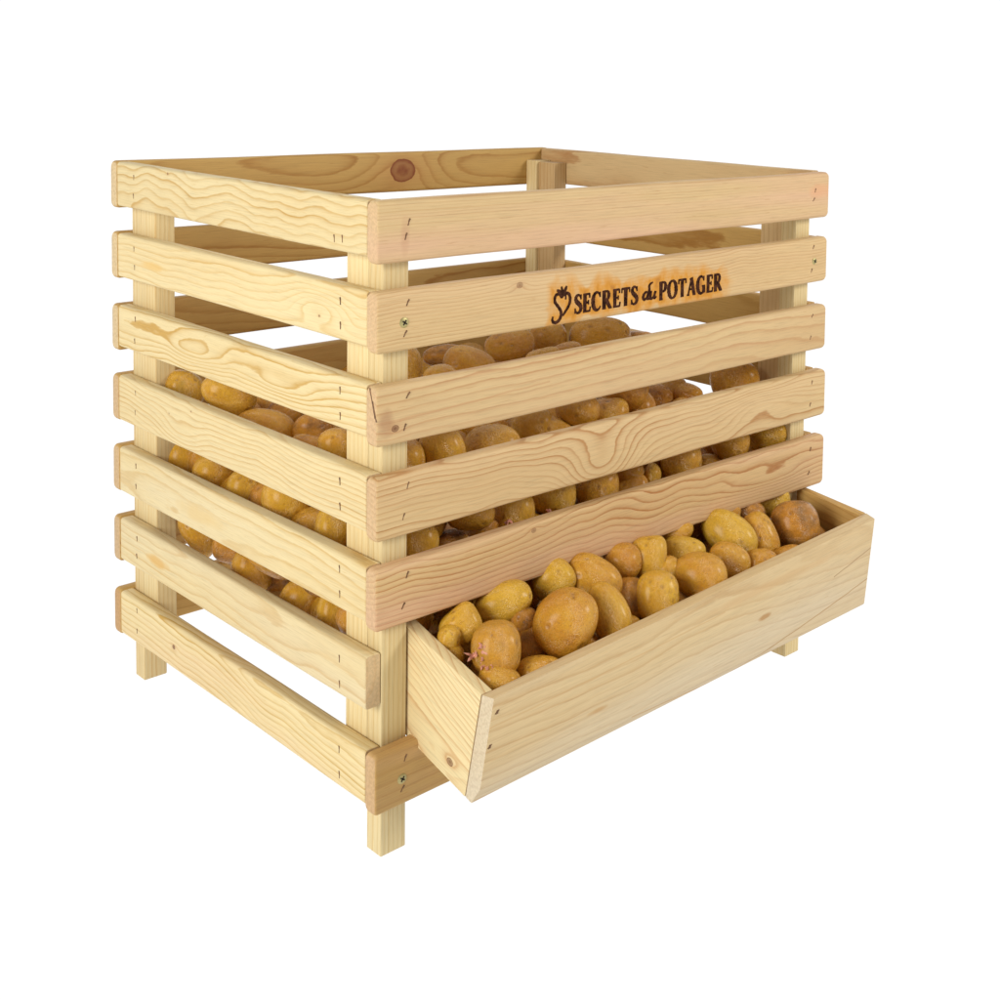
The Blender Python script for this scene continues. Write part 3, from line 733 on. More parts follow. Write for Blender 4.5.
POTATOES = [
(0.0909,-0.066,0.1884,0.787,0.516,-0.167,-0.294,0.0222,0.0248,0.0211,0.63,0.6,'big greenish brown potato with pink sprouts in the left end of the trough','potatoes in the open trough',0),
(0.087,-0.02,0.1962,0.835,0.453,-0.311,-0.035,0.0191,0.0172,0.0164,0.23,0.2,'golden potato behind the sprouting one at the left end of the trough','potatoes in the open trough',1),
(0.1367,-0.018,0.2026,0.818,0.489,-0.263,-0.15,0.0281,0.0187,0.0178,0.08,0.5,'shiny yellow green potato lying sideways behind the sprouting one in the trough','potatoes in the open trough',2),
(0.0705,-0.0246,0.1898,0.788,0.523,-0.155,-0.284,0.0108,0.0134,0.016,0.18,0.1,'small potato squeezed against the left end board of the trough','potatoes in the open trough',3),
(0.068,-0.0326,0.1776,0.791,0.518,-0.154,-0.286,0.0107,0.0107,0.016,0.28,0,'potato mostly hidden below the left end board rim of the trough','potatoes in the open trough',4),
(0.0811,-0.083,0.1674,0.792,0.507,-0.165,-0.298,0.0192,0.0157,0.016,0.43,0,'orange potato low in front of the sprouting one in the trough','potatoes in the open trough',5),
(0.1263,-0.086,0.1588,0.821,0.477,-0.241,-0.199,0.0224,0.0188,0.0179,0.48,0,'low potato just showing over the trough rim beside the big orange one','potatoes in the open trough',6),
(0.1682,-0.07,0.1909,0.673,0.547,-0.05,-0.495,0.0288,0.0325,0.026,0.6,0,'largest orange brown potato leaning on the front board of the trough','potatoes in the open trough',7),
(0.2222,-0.072,0.1851,0.485,0.542,0.105,-0.678,0.0306,0.0191,0.0182,0.33,0,'upright oblong pale potato right of the largest potato in the trough','potatoes in the open trough',8),
(0.2408,-0.03,0.2013,0.685,0.556,-0.084,-0.464,0.0297,0.0208,0.0197,0.48,0,'pointed golden potato behind the upright oblong one in the trough','potatoes in the open trough',9),
(0.2031,-0.012,0.2046,0.827,0.431,-0.36,-0.015,0.0215,0.0195,0.0186,0.13,0.2,'speckled yellow potato behind the largest one, under the lowest crate slat','potatoes in the open trough',10),
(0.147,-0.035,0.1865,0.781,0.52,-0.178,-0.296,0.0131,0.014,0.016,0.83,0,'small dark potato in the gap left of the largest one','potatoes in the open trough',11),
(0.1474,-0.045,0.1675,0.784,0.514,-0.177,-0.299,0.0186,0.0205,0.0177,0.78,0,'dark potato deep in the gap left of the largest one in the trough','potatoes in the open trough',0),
(0.318,-0.028,0.2007,0.761,0.523,-0.22,-0.313,0.0196,0.0227,0.0187,0.18,0.1,'blotchy yellow potato with a dark eye under the lowest crate slat','potatoes in the open trough',1),
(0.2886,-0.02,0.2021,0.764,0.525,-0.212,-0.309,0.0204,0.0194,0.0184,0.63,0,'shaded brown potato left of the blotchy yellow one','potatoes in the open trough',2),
(0.2875,-0.072,0.1811,0.767,0.512,-0.218,-0.318,0.0219,0.0259,0.0208,0.26,0,'upright round potato yellow on its left cheek, against the trough front','potatoes in the open trough',3),
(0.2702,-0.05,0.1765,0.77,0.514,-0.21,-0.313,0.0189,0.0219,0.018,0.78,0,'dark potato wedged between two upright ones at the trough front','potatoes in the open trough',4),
(0.3835,-0.005,0.2037,0.805,0.464,-0.339,-0.146,0.0206,0.0141,0.016,0.38,0,'golden potato just showing under the lowest crate slat, at mid trough','potatoes in the open trough',5),
(0.3701,-0.03,0.194,0.77,0.51,-0.253,-0.286,0.0234,0.017,0.0161,0,0.1,'bright yellow potato behind the round one with a ringed face','potatoes in the open trough',6),
(0.3291,-0.045,0.1876,0.762,0.517,-0.224,-0.318,0.0155,0.0165,0.016,0.38,0,'small potato between the bright yellow one and the ringed one','potatoes in the open trough',7),
(0.3508,-0.07,0.1835,0.712,0.538,-0.163,-0.421,0.0299,0.0258,0.0245,0.48,0,'round orange potato with a ringed face at the middle of the trough','potatoes in the open trough',8),
(0.4064,-0.062,0.1823,0.706,0.54,-0.173,-0.425,0.0235,0.0203,0.0193,0.5,0,'orange potato right of the ringed round one, low at the front','potatoes in the open trough',9),
(0.442,-0.03,0.1945,0.583,0.573,-0.043,-0.574,0.0342,0.0243,0.023,0,0.35,'bright lemon yellow oblong potato lying diagonally in the trough','potatoes in the open trough',10),
(0.4756,-0.045,0.1888,0.469,0.573,0.048,-0.67,0.0267,0.0201,0.0191,0.43,0,'oval golden brown potato between the lemon yellow and the dark round one','potatoes in the open trough',11),
(0.5333,-0.05,0.1885,0.742,0.514,-0.265,-0.339,0.0286,0.0275,0.026,0.88,0.1,'dark brown shiny round potato at the right end of the trough','potatoes in the open trough',0),
(0.5524,0.005,0.1976,0.777,0.485,-0.326,-0.233,0.026,0.0177,0.0169,0.08,0.4,'yellow green potato behind the dark round one, under the lowest slat','potatoes in the open trough',1),
(0.4802,-0.082,0.1704,0.787,0.468,-0.322,-0.239,0.022,0.0154,0.016,0.68,0,'brown potato just showing over the rim below the dark round one','potatoes in the open trough',2),
(0.4406,-0.078,0.1732,0.753,0.508,-0.251,-0.335,0.0194,0.0183,0.0174,0.58,0,'brown potato low under the oval golden brown one','potatoes in the open trough',3),
(0.4685,-0,0.2066,0.746,0.527,-0.247,-0.324,0.0181,0.0159,0.016,0.48,0,'potato above the lemon yellow one, half behind the lowest slat','potatoes in the open trough',4),
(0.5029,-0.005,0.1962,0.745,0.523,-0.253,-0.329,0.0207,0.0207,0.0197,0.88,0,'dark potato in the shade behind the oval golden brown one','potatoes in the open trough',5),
(0.0762,0.032,0.2641,0.774,0.552,-0.158,-0.267,0.0194,0.0213,0.0185,0.38,0.2,'golden potato, first from the left in the fourth gap from the top, branded side','potatoes heaped inside the crate',6),
(0.1233,0.05,0.2405,0.794,0.531,-0.213,-0.205,0.0231,0.0173,0.0165,0.88,0,'dark brown potato, fourth from the left in the fourth gap from the top, branded side','potatoes heaped inside the crate',7),
(0.137,0.034,0.2776,0.795,0.527,-0.247,-0.171,0.023,0.0192,0.0182,0.48,0.2,'golden potato, fifth from the left in the fourth gap from the top, branded side','potatoes heaped inside the crate',8),
(0.1877,0.03,0.2656,0.763,0.55,-0.188,-0.282,0.0207,0.0247,0.0197,0.33,0.1,'golden potato, seventh from the left in the fourth gap from the top, branded side','potatoes heaped inside the crate',9),
(0.2432,0.036,0.2708,0.757,0.551,-0.201,-0.288,0.0235,0.0245,0.0223,0.28,0.2,'yellow potato, tenth from the left in the fourth gap from the top, branded side','potatoes heaped inside the crate',10),
(0.2971,0.03,0.2665,0.752,0.548,-0.214,-0.296,0.0241,0.0241,0.0229,0.48,0,'golden potato, twelfth from the left in the fourth gap from the top, branded side','potatoes heaped inside the crate',11),
(0.3532,0.04,0.2683,0.788,0.501,-0.316,-0.167,0.0174,0.013,0.016,0.63,0,'orange brown potato, thirteenth from the left in the fourth gap from the top, branded side','potatoes heaped inside the crate',0),
(0.3479,0.034,0.2477,0.784,0.509,-0.291,-0.203,0.0238,0.0173,0.0164,0.58,0.1,'orange brown potato, twelfth from the right in the fourth gap from the top, branded side','potatoes heaped inside the crate',1),
(0.426,0.03,0.2676,0.74,0.546,-0.241,-0.311,0.0235,0.0269,0.0224,0.48,0,'golden potato, eighth from the right in the fourth gap from the top, branded side','potatoes heaped inside the crate',2),
(0.4896,0.045,0.2428,0.739,0.54,-0.247,-0.317,0.0175,0.0163,0.016,0.48,0,'golden potato, fifth from the right in the fourth gap from the top, branded side','potatoes heaped inside the crate',3),
(0.5109,0.032,0.271,0.732,0.545,-0.256,-0.319,0.0234,0.0222,0.0211,0.43,0,'golden potato, fourth from the right in the fourth gap from the top, branded side','potatoes heaped inside the crate',4),
(0.5778,0.03,0.2694,0.726,0.542,-0.268,-0.326,0.0265,0.0265,0.0252,0.18,0.1,'yellow potato, first from the right in the fourth gap from the top, branded side','potatoes heaped inside the crate',5),
(0.3803,0.03,0.2603,0.681,0.577,-0.133,-0.431,0.0099,0.0142,0.016,0.23,0,'yellow potato, eleventh from the right in the fourth gap from the top, branded side','potatoes heaped inside the crate',6),
(0.0614,0.035,0.341,0.761,0.574,-0.163,-0.254,0.0201,0.022,0.0191,0.48,0.1,'golden potato, first from the left in the third gap from the top, branded side','potatoes heaped inside the crate',7),
(0.0998,0.03,0.3474,0.79,0.535,-0.273,-0.125,0.0215,0.0233,0.0204,0.28,0,'yellow potato, second from the left in the third gap from the top, branded side','potatoes heaped inside the crate',8),
(0.1624,0.032,0.3335,0.774,0.55,-0.239,-0.204,0.0281,0.0243,0.023,0.38,0.2,'golden potato, fifth from the left in the third gap from the top, branded side','potatoes heaped inside the crate',9),
(0.2315,0.055,0.3397,0.745,0.571,-0.204,-0.276,0.0204,0.0194,0.0184,0.38,0.3,'golden potato, eighth from the left in the third gap from the top, branded side','potatoes heaped inside the crate',10),
(0.2456,0.04,0.3277,0.667,0.598,-0.08,-0.437,0.0255,0.0194,0.0184,0.53,0.1,'golden potato, tenth from the left in the third gap from the top, branded side','potatoes heaped inside the crate',11),
(0.3168,0.085,0.3344,0.739,0.571,-0.217,-0.284,0.0228,0.0195,0.0186,0.68,0,'orange brown potato, eleventh from the left in the third gap from the top, branded side','potatoes heaped inside the crate',0),
(0.3118,0.032,0.3337,0.739,0.565,-0.224,-0.291,0.0243,0.0243,0.023,0.48,0,'golden potato, eighth from the right in the third gap from the top, branded side','potatoes heaped inside the crate',1),
(0.3705,0.05,0.3328,0.734,0.565,-0.234,-0.296,0.0241,0.0208,0.0198,0.63,0,'orange brown potato, sixth from the right in the third gap from the top, branded side','potatoes heaped inside the crate',2),
(0.4232,0.07,0.33,0.73,0.565,-0.24,-0.3,0.0205,0.0182,0.0173,0.78,0,'orange brown potato, fifth from the right in the third gap from the top, branded side','potatoes heaped inside the crate',3),
(0.4508,0.07,0.3346,0.781,0.482,-0.384,-0.104,0.0196,0.0173,0.0164,0.48,0.2,'golden potato, fourth from the right in the third gap from the top, branded side','potatoes heaped inside the crate',4),
(0.4586,0.055,0.3326,0.726,0.563,-0.25,-0.306,0.0195,0.0149,0.016,0.58,0,'orange brown potato, second from the right in the third gap from the top, branded side','potatoes heaped inside the crate',5),
(0.5493,0.06,0.3347,0.743,0.536,-0.313,-0.251,0.0301,0.0265,0.0251,0.58,0.1,'orange brown potato, first from the right in the third gap from the top, branded side','potatoes heaped inside the crate',6),
(0.1662,0.1876,0.385,0.743,0.599,-0.175,-0.242,0.0189,0.0252,0.018,0.48,0.2,'golden potato, first from the left in the second gap from the top, branded side','potatoes heaped inside the crate',7),
(0.1577,0.1125,0.392,0.742,0.593,-0.184,-0.25,0.0171,0.0121,0.016,0.48,0,'golden potato, fourth from the left in the second gap from the top, branded side','potatoes heaped inside the crate',8),
(0.242,0.1746,0.38,0.698,0.614,-0.115,-0.35,0.0294,0.0196,0.0186,0.58,0,'orange brown potato, fifth from the left in the second gap from the top, branded side','potatoes heaped inside the crate',9),
(0.2891,0.2847,0.365,0.738,0.598,-0.188,-0.249,0.0258,0.0141,0.016,0.88,0,'dark brown potato, third from the left in the second gap from the top, branded side','potatoes heaped inside the crate',10),
(0.36,0.2527,0.372,0.755,0.57,-0.268,-0.184,0.0299,0.0191,0.0182,0.63,0,'orange brown potato, sixth from the right in the second gap from the top, branded side','potatoes heaped inside the crate',11),
(0.4467,0.2847,0.365,0.727,0.593,-0.218,-0.27,0.024,0.0214,0.0204,0.58,0.1,'orange brown potato, fourth from the right in the second gap from the top, branded side','potatoes heaped inside the crate',0),
(0.3268,0.1528,0.38,0.752,0.568,-0.265,-0.206,0.0191,0.0101,0.016,0.48,0,'golden potato, fifth from the right in the second gap from the top, branded side','potatoes heaped inside the crate',1),
(0.3867,0.1804,0.375,0.749,0.566,-0.273,-0.211,0.0176,0.0094,0.016,0.68,0,'orange brown potato, third from the right in the second gap from the top, branded side','potatoes heaped inside the crate',2),
(0.5058,0.2523,0.362,0.722,0.588,-0.233,-0.281,0.0396,0.0268,0.0255,0.6,0.3,'orange brown potato, second from the right in the second gap from the top, branded side','potatoes heaped inside the crate',3),
(0.6016,0.2842,0.34,0.72,0.583,-0.242,-0.289,0.027,0.0135,0.016,0.78,0,'orange brown potato, first from the right in the second gap from the top, branded side','potatoes heaped inside the crate',4),
(0.095,0.3957,0.3114,0.76,0.6,-0.127,-0.214,0.0202,0.0157,0.016,0.74,0,'orange brown potato, third from the left in the third gap from the top, unbranded side','potatoes heaped inside the crate',5),
(0.046,0.4333,0.3366,0.759,0.61,-0.115,-0.199,0.0212,0.0234,0.0201,0.34,0.7,'greenish potato, first from the left in the third gap from the top, unbranded side','potatoes heaped inside the crate',6),
(0.048,0.3363,0.3508,0.694,0.619,0.008,-0.367,0.0298,0.0202,0.0192,0.34,0,'golden potato, second from the left in the third gap from the top, unbranded side','potatoes heaped inside the crate',7),
(0.065,0.2896,0.3213,0.726,0.607,-0.053,-0.318,0.0315,0.0189,0.018,0.49,0,'golden potato, fifth from the left in the third gap from the top, unbranded side','potatoes heaped inside the crate',8),
(0.11,0.3286,0.3206,0.758,0.597,-0.138,-0.223,0.0197,0.0143,0.016,0.74,0,'orange brown potato, fifth from the right in the third gap from the top, unbranded side','potatoes heaped inside the crate',9),
(0.1,0.2558,0.3195,0.76,0.591,-0.143,-0.231,0.0211,0.0179,0.017,0.79,0,'orange brown potato, third from the right in the third gap from the top, unbranded side','potatoes heaped inside the crate',10),
(0.065,0.2059,0.3178,0.74,0.596,-0.088,-0.298,0.0181,0.0121,0.016,0.64,0,'orange brown potato, fourth from the right in the third gap from the top, unbranded side','potatoes heaped inside the crate',11),
(0.055,0.1376,0.3353,0.762,0.584,-0.147,-0.238,0.0174,0.0174,0.0165,0.44,0.1,'golden potato, second from the right in the third gap from the top, unbranded side','potatoes heaped inside the crate',0),
(0.047,0.4437,0.257,0.771,0.593,-0.106,-0.209,0.018,0.0247,0.0171,0.29,0.1,'yellow potato, first from the left in the fourth gap from the top, unbranded side','potatoes heaped inside the crate',1),
(0.045,0.3667,0.2599,0.772,0.587,-0.112,-0.217,0.0217,0.0217,0.0206,0.34,0,'golden potato, third from the left in the fourth gap from the top, unbranded side','potatoes heaped inside the crate',2),
(0.045,0.2945,0.2571,0.774,0.58,-0.118,-0.226,0.0199,0.023,0.0189,0.24,0.2,'yellow potato, fifth from the left in the fourth gap from the top, unbranded side','potatoes heaped inside the crate',3),
(0.046,0.2113,0.2664,0.774,0.574,-0.128,-0.236,0.0261,0.025,0.0238,0.29,0,'yellow potato, third from the right in the fourth gap from the top, unbranded side','potatoes heaped inside the crate',4),
(0.045,0.1245,0.2574,0.777,0.562,-0.136,-0.249,0.0182,0.0249,0.0173,0.19,0.2,'yellow potato, first from the right in the fourth gap from the top, unbranded side','potatoes heaped inside the crate',5),
(0.048,0.4035,0.1821,0.813,0.508,-0.282,0.043,0.0166,0.0277,0.016,0.39,0.2,'golden potato, first from the left in the fifth gap from the top, unbranded side','potatoes heaped inside the crate',6),
(0.046,0.2863,0.1736,0.816,0.531,-0.205,-0.098,0.0199,0.0251,0.0189,0.44,0.2,'golden potato, third from the left in the fifth gap from the top, unbranded side','potatoes heaped inside the crate',7),
(0.047,0.19,0.1707,0.733,0.56,-0.023,-0.385,0.0199,0.0219,0.0189,0.34,0,'golden potato, fifth from the right in the fifth gap from the top, unbranded side','potatoes heaped inside the crate',8),
(0.046,0.1258,0.1762,0.79,0.541,-0.127,-0.26,0.0164,0.0231,0.016,0.24,0.2,'yellow potato, second from the right in the fifth gap from the top, unbranded side','potatoes heaped inside the crate',9),
(0.075,0.2873,0.1491,0.788,0.553,-0.115,-0.245,0.0192,0.0192,0.0182,0.84,0,'dark brown potato, fifth from the left in the fifth gap from the top, unbranded side','potatoes heaped inside the crate',10),
(0.1924,-0.0645,0.1525,0.187,0.015,-0.958,-0.219,0.0236,0.0199,0.0195,0.64,0.02,'orange brown potato deep in the trough, twenty-second from the left among all visible there','potatoes in the open trough',11),
(0.321,-0.0589,0.1525,0.036,0.431,0.342,-0.834,0.024,0.0207,0.0203,0.83,0.11,'dark brown potato deep in the trough, fifteenth from the right among all visible there','potatoes in the open trough',3),
(0.2137,0.0224,0.1396,0.753,-0.541,0.362,-0.101,0.026,0.0233,0.0228,0.64,0.12,'orange brown potato deep in the trough, nineteenth from the left among all visible there','potatoes in the open trough',11),
(0.2481,-0.0646,0.1506,0.604,0.262,0.6,0.454,0.0239,0.0198,0.0194,0.48,0.17,'golden potato deep in the trough, twentieth from the right among all visible there','potatoes in the open trough',1),
(0.5687,-0.0453,0.161,0.555,-0.206,-0.567,0.573,0.0231,0.0207,0.0202,0.91,0.17,'dark brown potato, first from the right in the second gap from the top, unbranded side','potatoes heaped inside the crate',10),
(0.3061,0.2344,0.2878,0.738,0.35,0.256,-0.517,0.0282,0.0255,0.025,0.68,0.03,'orange brown potato, fourth from the left in the third gap from the top, branded side','potatoes heaped inside the crate',7),
(0.4504,-0.0037,0.1596,0.122,-0.221,0.849,0.463,0.0254,0.0206,0.0202,0.68,0.21,'orange brown potato deep in the trough, tenth from the right among all visible there','potatoes in the open trough',7),
(0.0622,0.1555,0.1597,0.547,0.621,0.441,0.347,0.0234,0.0221,0.0217,0.43,0.24,'golden potato, third from the right in the fifth gap from the top, unbranded side','potatoes heaped inside the crate',10),
(0.1356,0.423,0.301,0.248,0.785,0.554,0.125,0.031,0.0249,0.0244,0.65,0.01,'orange brown potato, fourth from the left in the third gap from the top, unbranded side','potatoes heaped inside the crate',1),
(0.2145,0.0364,0.2328,0.071,0.831,-0.526,-0.168,0.0286,0.0236,0.0231,0.41,0.17,'golden potato, eighth from the left in the fourth gap from the top, branded side','potatoes heaped inside the crate',3),
(0.0514,0.1737,0.2462,0.733,-0.209,-0.004,0.648,0.0235,0.0208,0.0203,0.48,0.25,'golden potato, second from the right in the fourth gap from the top, unbranded side','potatoes heaped inside the crate',11),
(0.5425,0.0367,0.297,0.361,0.371,0.032,0.855,0.0254,0.024,0.0235,0.78,0.2,'orange brown potato, second from the right in the fourth gap from the top, branded side','potatoes heaped inside the crate',2),
(0.5068,0.2558,0.2694,0.877,0.272,-0.031,-0.394,0.0276,0.0258,0.0253,0.61,0.06,'orange brown potato, ninth from the right in the third gap from the top, branded side','potatoes heaped inside the crate',3),
(0.4484,0.2091,0.2759,0.292,0.802,0.12,0.508,0.0296,0.0261,0.0256,0.93,0.06,'dark brown potato glimpsed in a narrow chink beside a corner post, first from the left','potatoes heaped inside the crate',11),
(0.243,0.2116,0.2734,0.234,-0.756,-0.368,-0.489,0.0278,0.0238,0.0233,0.86,0,'dark brown potato, third from the left in the third gap from the top, branded side','potatoes heaped inside the crate',0),
(0.521,0.1033,0.2253,0.298,-0.407,0.445,0.74,0.0273,0.0256,0.025,0.83,0.13,'dark brown potato, seventh from the right in the fourth gap from the top, branded side','potatoes heaped inside the crate',8),
(0.4609,0.4654,0.3019,0.742,0.278,-0.207,0.574,0.0261,0.0239,0.0234,0.46,0.21,'golden potato, sixth from the left in the second gap from the top, branded side','potatoes heaped inside the crate',0),
(0.3452,0.2155,0.264,0.084,0.847,0.133,0.508,0.0309,0.0251,0.0246,0.48,0.04,'golden potato, seventh from the left in the third gap from the top, branded side','potatoes heaped inside the crate',3),
(0.3062,0.0479,0.2243,0.156,0.768,0.37,-0.499,0.0282,0.0259,0.0254,0.71,0.04,'orange brown potato, eleventh from the left in the fourth gap from the top, branded side','potatoes heaped inside the crate',7),
(0.1116,0.037,0.2036,0.25,0.89,-0.183,-0.334,0.0259,0.0243,0.0238,0.78,0.07,'orange brown potato deep in the trough, fifth from the left among all visible there','potatoes in the open trough',9),
(0.4339,0.0381,0.3101,0.306,-0.278,0.788,0.457,0.0253,0.0224,0.022,0.61,0.21,'orange brown potato, third from the right in the third gap from the top, branded side','potatoes heaped inside the crate',1),
(0.0548,0.1494,0.2077,0.187,-0.049,-0.897,0.398,0.0271,0.0241,0.0236,0.79,0.19,'orange brown potato, fourth from the right in the fifth gap from the top, unbranded side','potatoes heaped inside the crate',4),
(0.053,0.3342,0.1885,0.161,-0.108,-0.116,0.974,0.024,0.0224,0.0219,0.71,0.17,'orange brown potato, second from the left in the fifth gap from the top, unbranded side','potatoes heaped inside the crate',5),
(0.1576,0.3257,0.2817,0.181,-0.505,0.537,-0.651,0.0247,0.0223,0.0218,0.52,0.14,'golden potato, first from the right in the third gap from the top, unbranded side','potatoes heaped inside the crate',6),
(0.1571,0.0344,0.2403,0.087,0.78,0.281,0.552,0.0236,0.0218,0.0213,0.77,0.13,'orange brown potato, sixth from the left in the fourth gap from the top, branded side','potatoes heaped inside the crate',11),
(0.129,0.0656,0.1436,0.069,-0.886,-0.149,-0.434,0.0255,0.0204,0.02,0.47,0.21,'golden potato deep in the trough, fourth from the left among all visible there','potatoes in the open trough',1),
(0.2645,0.0842,0.2246,0.665,-0.338,0.444,-0.496,0.025,0.0231,0.0227,0.92,0.24,'dark brown potato, ninth from the left in the fourth gap from the top, branded side','potatoes heaped inside the crate',7),
(0.1061,-0.0493,0.152,0.565,-0.064,-0.287,0.771,0.0255,0.0233,0.0228,0.67,0.13,'orange brown potato deep in the trough, eleventh from the left among all visible there','potatoes in the open trough',4),
(0.4377,0.0334,0.1901,0.843,-0.186,0.39,0.319,0.0246,0.0208,0.0203,0.76,0.21,'orange brown potato deep in the trough, thirteenth from the right among all visible there','potatoes in the open trough',5),
(0.5025,0.467,0.2737,0.451,-0.773,0.439,-0.075,0.0242,0.0223,0.0219,0.76,0.18,'orange brown potato, seventh from the left in the second gap from the top, branded side','potatoes heaped inside the crate',11),
(0.4087,0.0728,0.2644,0.582,-0.317,-0.299,0.687,0.0259,0.0223,0.0218,0.81,0.04,'dark brown potato, tenth from the right in the fourth gap from the top, branded side','potatoes heaped inside the crate',3),
(0.3446,0.0363,0.364,0.554,-0.226,0.684,-0.417,0.025,0.0236,0.0231,0.74,0.07,'orange brown potato, seventh from the right in the third gap from the top, branded side','potatoes heaped inside the crate',4),
(0.1043,0.0616,0.2753,0.848,0.186,-0.203,0.452,0.0282,0.0225,0.022,0.59,0.19,'orange brown potato, second from the left in the fourth gap from the top, branded side','potatoes heaped inside the crate',11),
(0.5594,0.1234,0.2485,0.654,-0.715,-0.126,-0.212,0.0305,0.0247,0.0242,0.69,0.14,'orange brown potato, sixth from the right in the fourth gap from the top, branded side','potatoes heaped inside the crate',3),
(0.3925,0.4636,0.2956,0.075,0.689,-0.714,-0.104,0.0278,0.024,0.0235,0.44,0.15,'golden potato, second from the left in the second gap from the top, branded side','potatoes heaped inside the crate',4),
(0.1479,0.0432,0.1768,0.544,-0.075,0.418,-0.724,0.0274,0.0226,0.0221,0.46,0.05,'golden potato deep in the trough, tenth from the left among all visible there','potatoes in the open trough',5),
(0.0563,0.2538,0.249,0.194,0.058,-0.424,0.883,0.0277,0.0253,0.0247,0.75,0.04,'orange brown potato, fourth from the right in the fourth gap from the top, unbranded side','potatoes heaped inside the crate',7),
(0.0646,0.0388,0.19,0.614,-0.628,-0.003,-0.478,0.0307,0.026,0.0255,0.72,0.18,'orange brown potato deep in the trough, first from the left among all visible there','potatoes in the open trough',6),
(0.2096,0.0451,0.1798,0.461,0.484,-0.739,-0.087,0.0265,0.0242,0.0237,0.61,0.03,'orange brown potato deep in the trough, seventeenth from the left among all visible there','potatoes in the open trough',9),
(0.4002,0.2234,0.2717,0.327,-0.426,-0.669,-0.513,0.0283,0.0255,0.025,0.66,0.23,'orange brown potato, ninth from the left in the third gap from the top, branded side','potatoes heaped inside the crate',3),
(0.0859,0.0275,0.1461,0.17,0.297,0.695,-0.632,0.0277,0.0251,0.0246,0.6,0.12,'orange brown potato deep in the trough, third from the left among all visible there','potatoes in the open trough',8),
(0.5757,0.0458,0.2258,0.151,0.602,0.006,0.784,0.0295,0.0236,0.0231,0.53,0.2,'golden potato, third from the right in the fourth gap from the top, branded side','potatoes heaped inside the crate',7),
(0.3667,0.2564,0.2707,0.709,-0.358,0.587,0.156,0.026,0.0226,0.0221,0.48,0.23,'golden potato, sixth from the left in the third gap from the top, branded side','potatoes heaped inside the crate',7),
(0.0512,0.0811,0.1875,0.959,-0.179,-0.16,-0.152,0.0259,0.0206,0.0202,0.65,0.19,'orange brown potato, first from the right in the fifth gap from the top, unbranded side','potatoes heaped inside the crate',3),
(0.2747,0.0334,0.3535,0.383,-0.284,-0.766,-0.431,0.0221,0.0208,0.0203,0.56,0.24,'orange brown potato, tenth from the right in the third gap from the top, branded side','potatoes heaped inside the crate',4),
(0.1412,0.0854,0.2294,0.563,-0.453,-0.54,0.432,0.0286,0.0245,0.024,0.69,0.09,'orange brown potato, third from the left in the fourth gap from the top, branded side','potatoes heaped inside the crate',7),
(0.1318,0.024,0.1404,0.672,-0.362,-0.214,0.609,0.028,0.0238,0.0233,0.61,0,'orange brown potato deep in the trough, ninth from the left among all visible there','potatoes in the open trough',6),
(0.4776,0.0245,0.1757,0.74,-0.282,-0.51,-0.338,0.0241,0.0228,0.0224,0.9,0.17,'dark brown potato deep in the trough, eleventh from the right among all visible there','potatoes in the open trough',0),
(0.4243,0.0516,0.2284,0.117,0.469,-0.872,0.075,0.0284,0.0234,0.0229,0.62,0.03,'orange brown potato, ninth from the right in the fourth gap from the top, branded side','potatoes heaped inside the crate',0),
(0.0678,0.4054,0.2576,0.538,0.391,0.109,0.738,0.0277,0.0261,0.0256,0.66,0.22,'orange brown potato, second from the left in the fourth gap from the top, unbranded side','potatoes heaped inside the crate',10),
(0.0569,0.2462,0.2004,0.681,-0.598,0.367,0.211,0.0313,0.0261,0.0256,0.56,0.18,'orange brown potato, fourth from the left in the fifth gap from the top, unbranded side','potatoes heaped inside the crate',6),
(0.2887,0.4657,0.3006,0.033,-0.127,-0.935,-0.331,0.0296,0.0236,0.0231,0.68,0.13,'orange brown potato, first from the left in the second gap from the top, unbranded side','potatoes heaped inside the crate',8),
(0.1233,0.0795,0.1863,0.06,-0.121,0.215,-0.967,0.0271,0.0239,0.0234,0.81,0.06,'dark brown potato deep in the trough, second from the left among all visible there','potatoes in the open trough',9),
(0.0561,0.3311,0.2361,0.099,-0.829,0.381,-0.397,0.028,0.0253,0.0248,0.46,0.24,'golden potato, fourth from the left in the fourth gap from the top, unbranded side','potatoes heaped inside the crate',0),
(0.2487,0.2717,0.2871,0.911,-0.065,0.182,-0.363,0.023,0.0204,0.02,0.86,0.18,'potato buried in the heap behind the outermost potatoes','potatoes buried deep in the heap',8),
(0.2001,0.4247,0.3003,0.684,-0.484,-0.351,-0.418,0.0259,0.0226,0.0221,0.48,0.23,'potato buried in the heap behind the outermost potatoes','potatoes buried deep in the heap',8),
(0.2034,0.3301,0.2938,0.213,-0.072,0.969,0.103,0.0295,0.0251,0.0246,0.61,0.07,'potato buried in the heap behind the outermost potatoes','potatoes buried deep in the heap',4),
(0.1772,0.371,0.2957,0.674,0.183,-0.5,-0.513,0.0304,0.0246,0.0241,0.67,0.09,'potato buried in the heap behind the outermost potatoes','potatoes buried deep in the heap',6),
(0.3811,0.2988,0.2791,0.626,-0.337,-0.473,-0.52,0.0293,0.024,0.0235,0.67,0.09,'potato buried in the heap behind the outermost potatoes','potatoes buried deep in the heap',3),
(0.5423,0.3359,0.2991,0.028,-0.787,-0.374,-0.49,0.0268,0.0253,0.0248,0.92,0.13,'potato buried in the heap behind the outermost potatoes','potatoes buried deep in the heap',8),
(0.551,0.2943,0.2762,0.005,-0.289,-0.947,0.139,0.0298,0.0238,0.0233,0.67,0.07,'potato buried in the heap behind the outermost potatoes','potatoes buried deep in the heap',8),
(0.442,0.3349,0.2774,0.09,-0.835,0.542,-0.024,0.0261,0.0219,0.0215,0.42,0.04,'potato buried in the heap behind the outermost potatoes','potatoes buried deep in the heap',7),
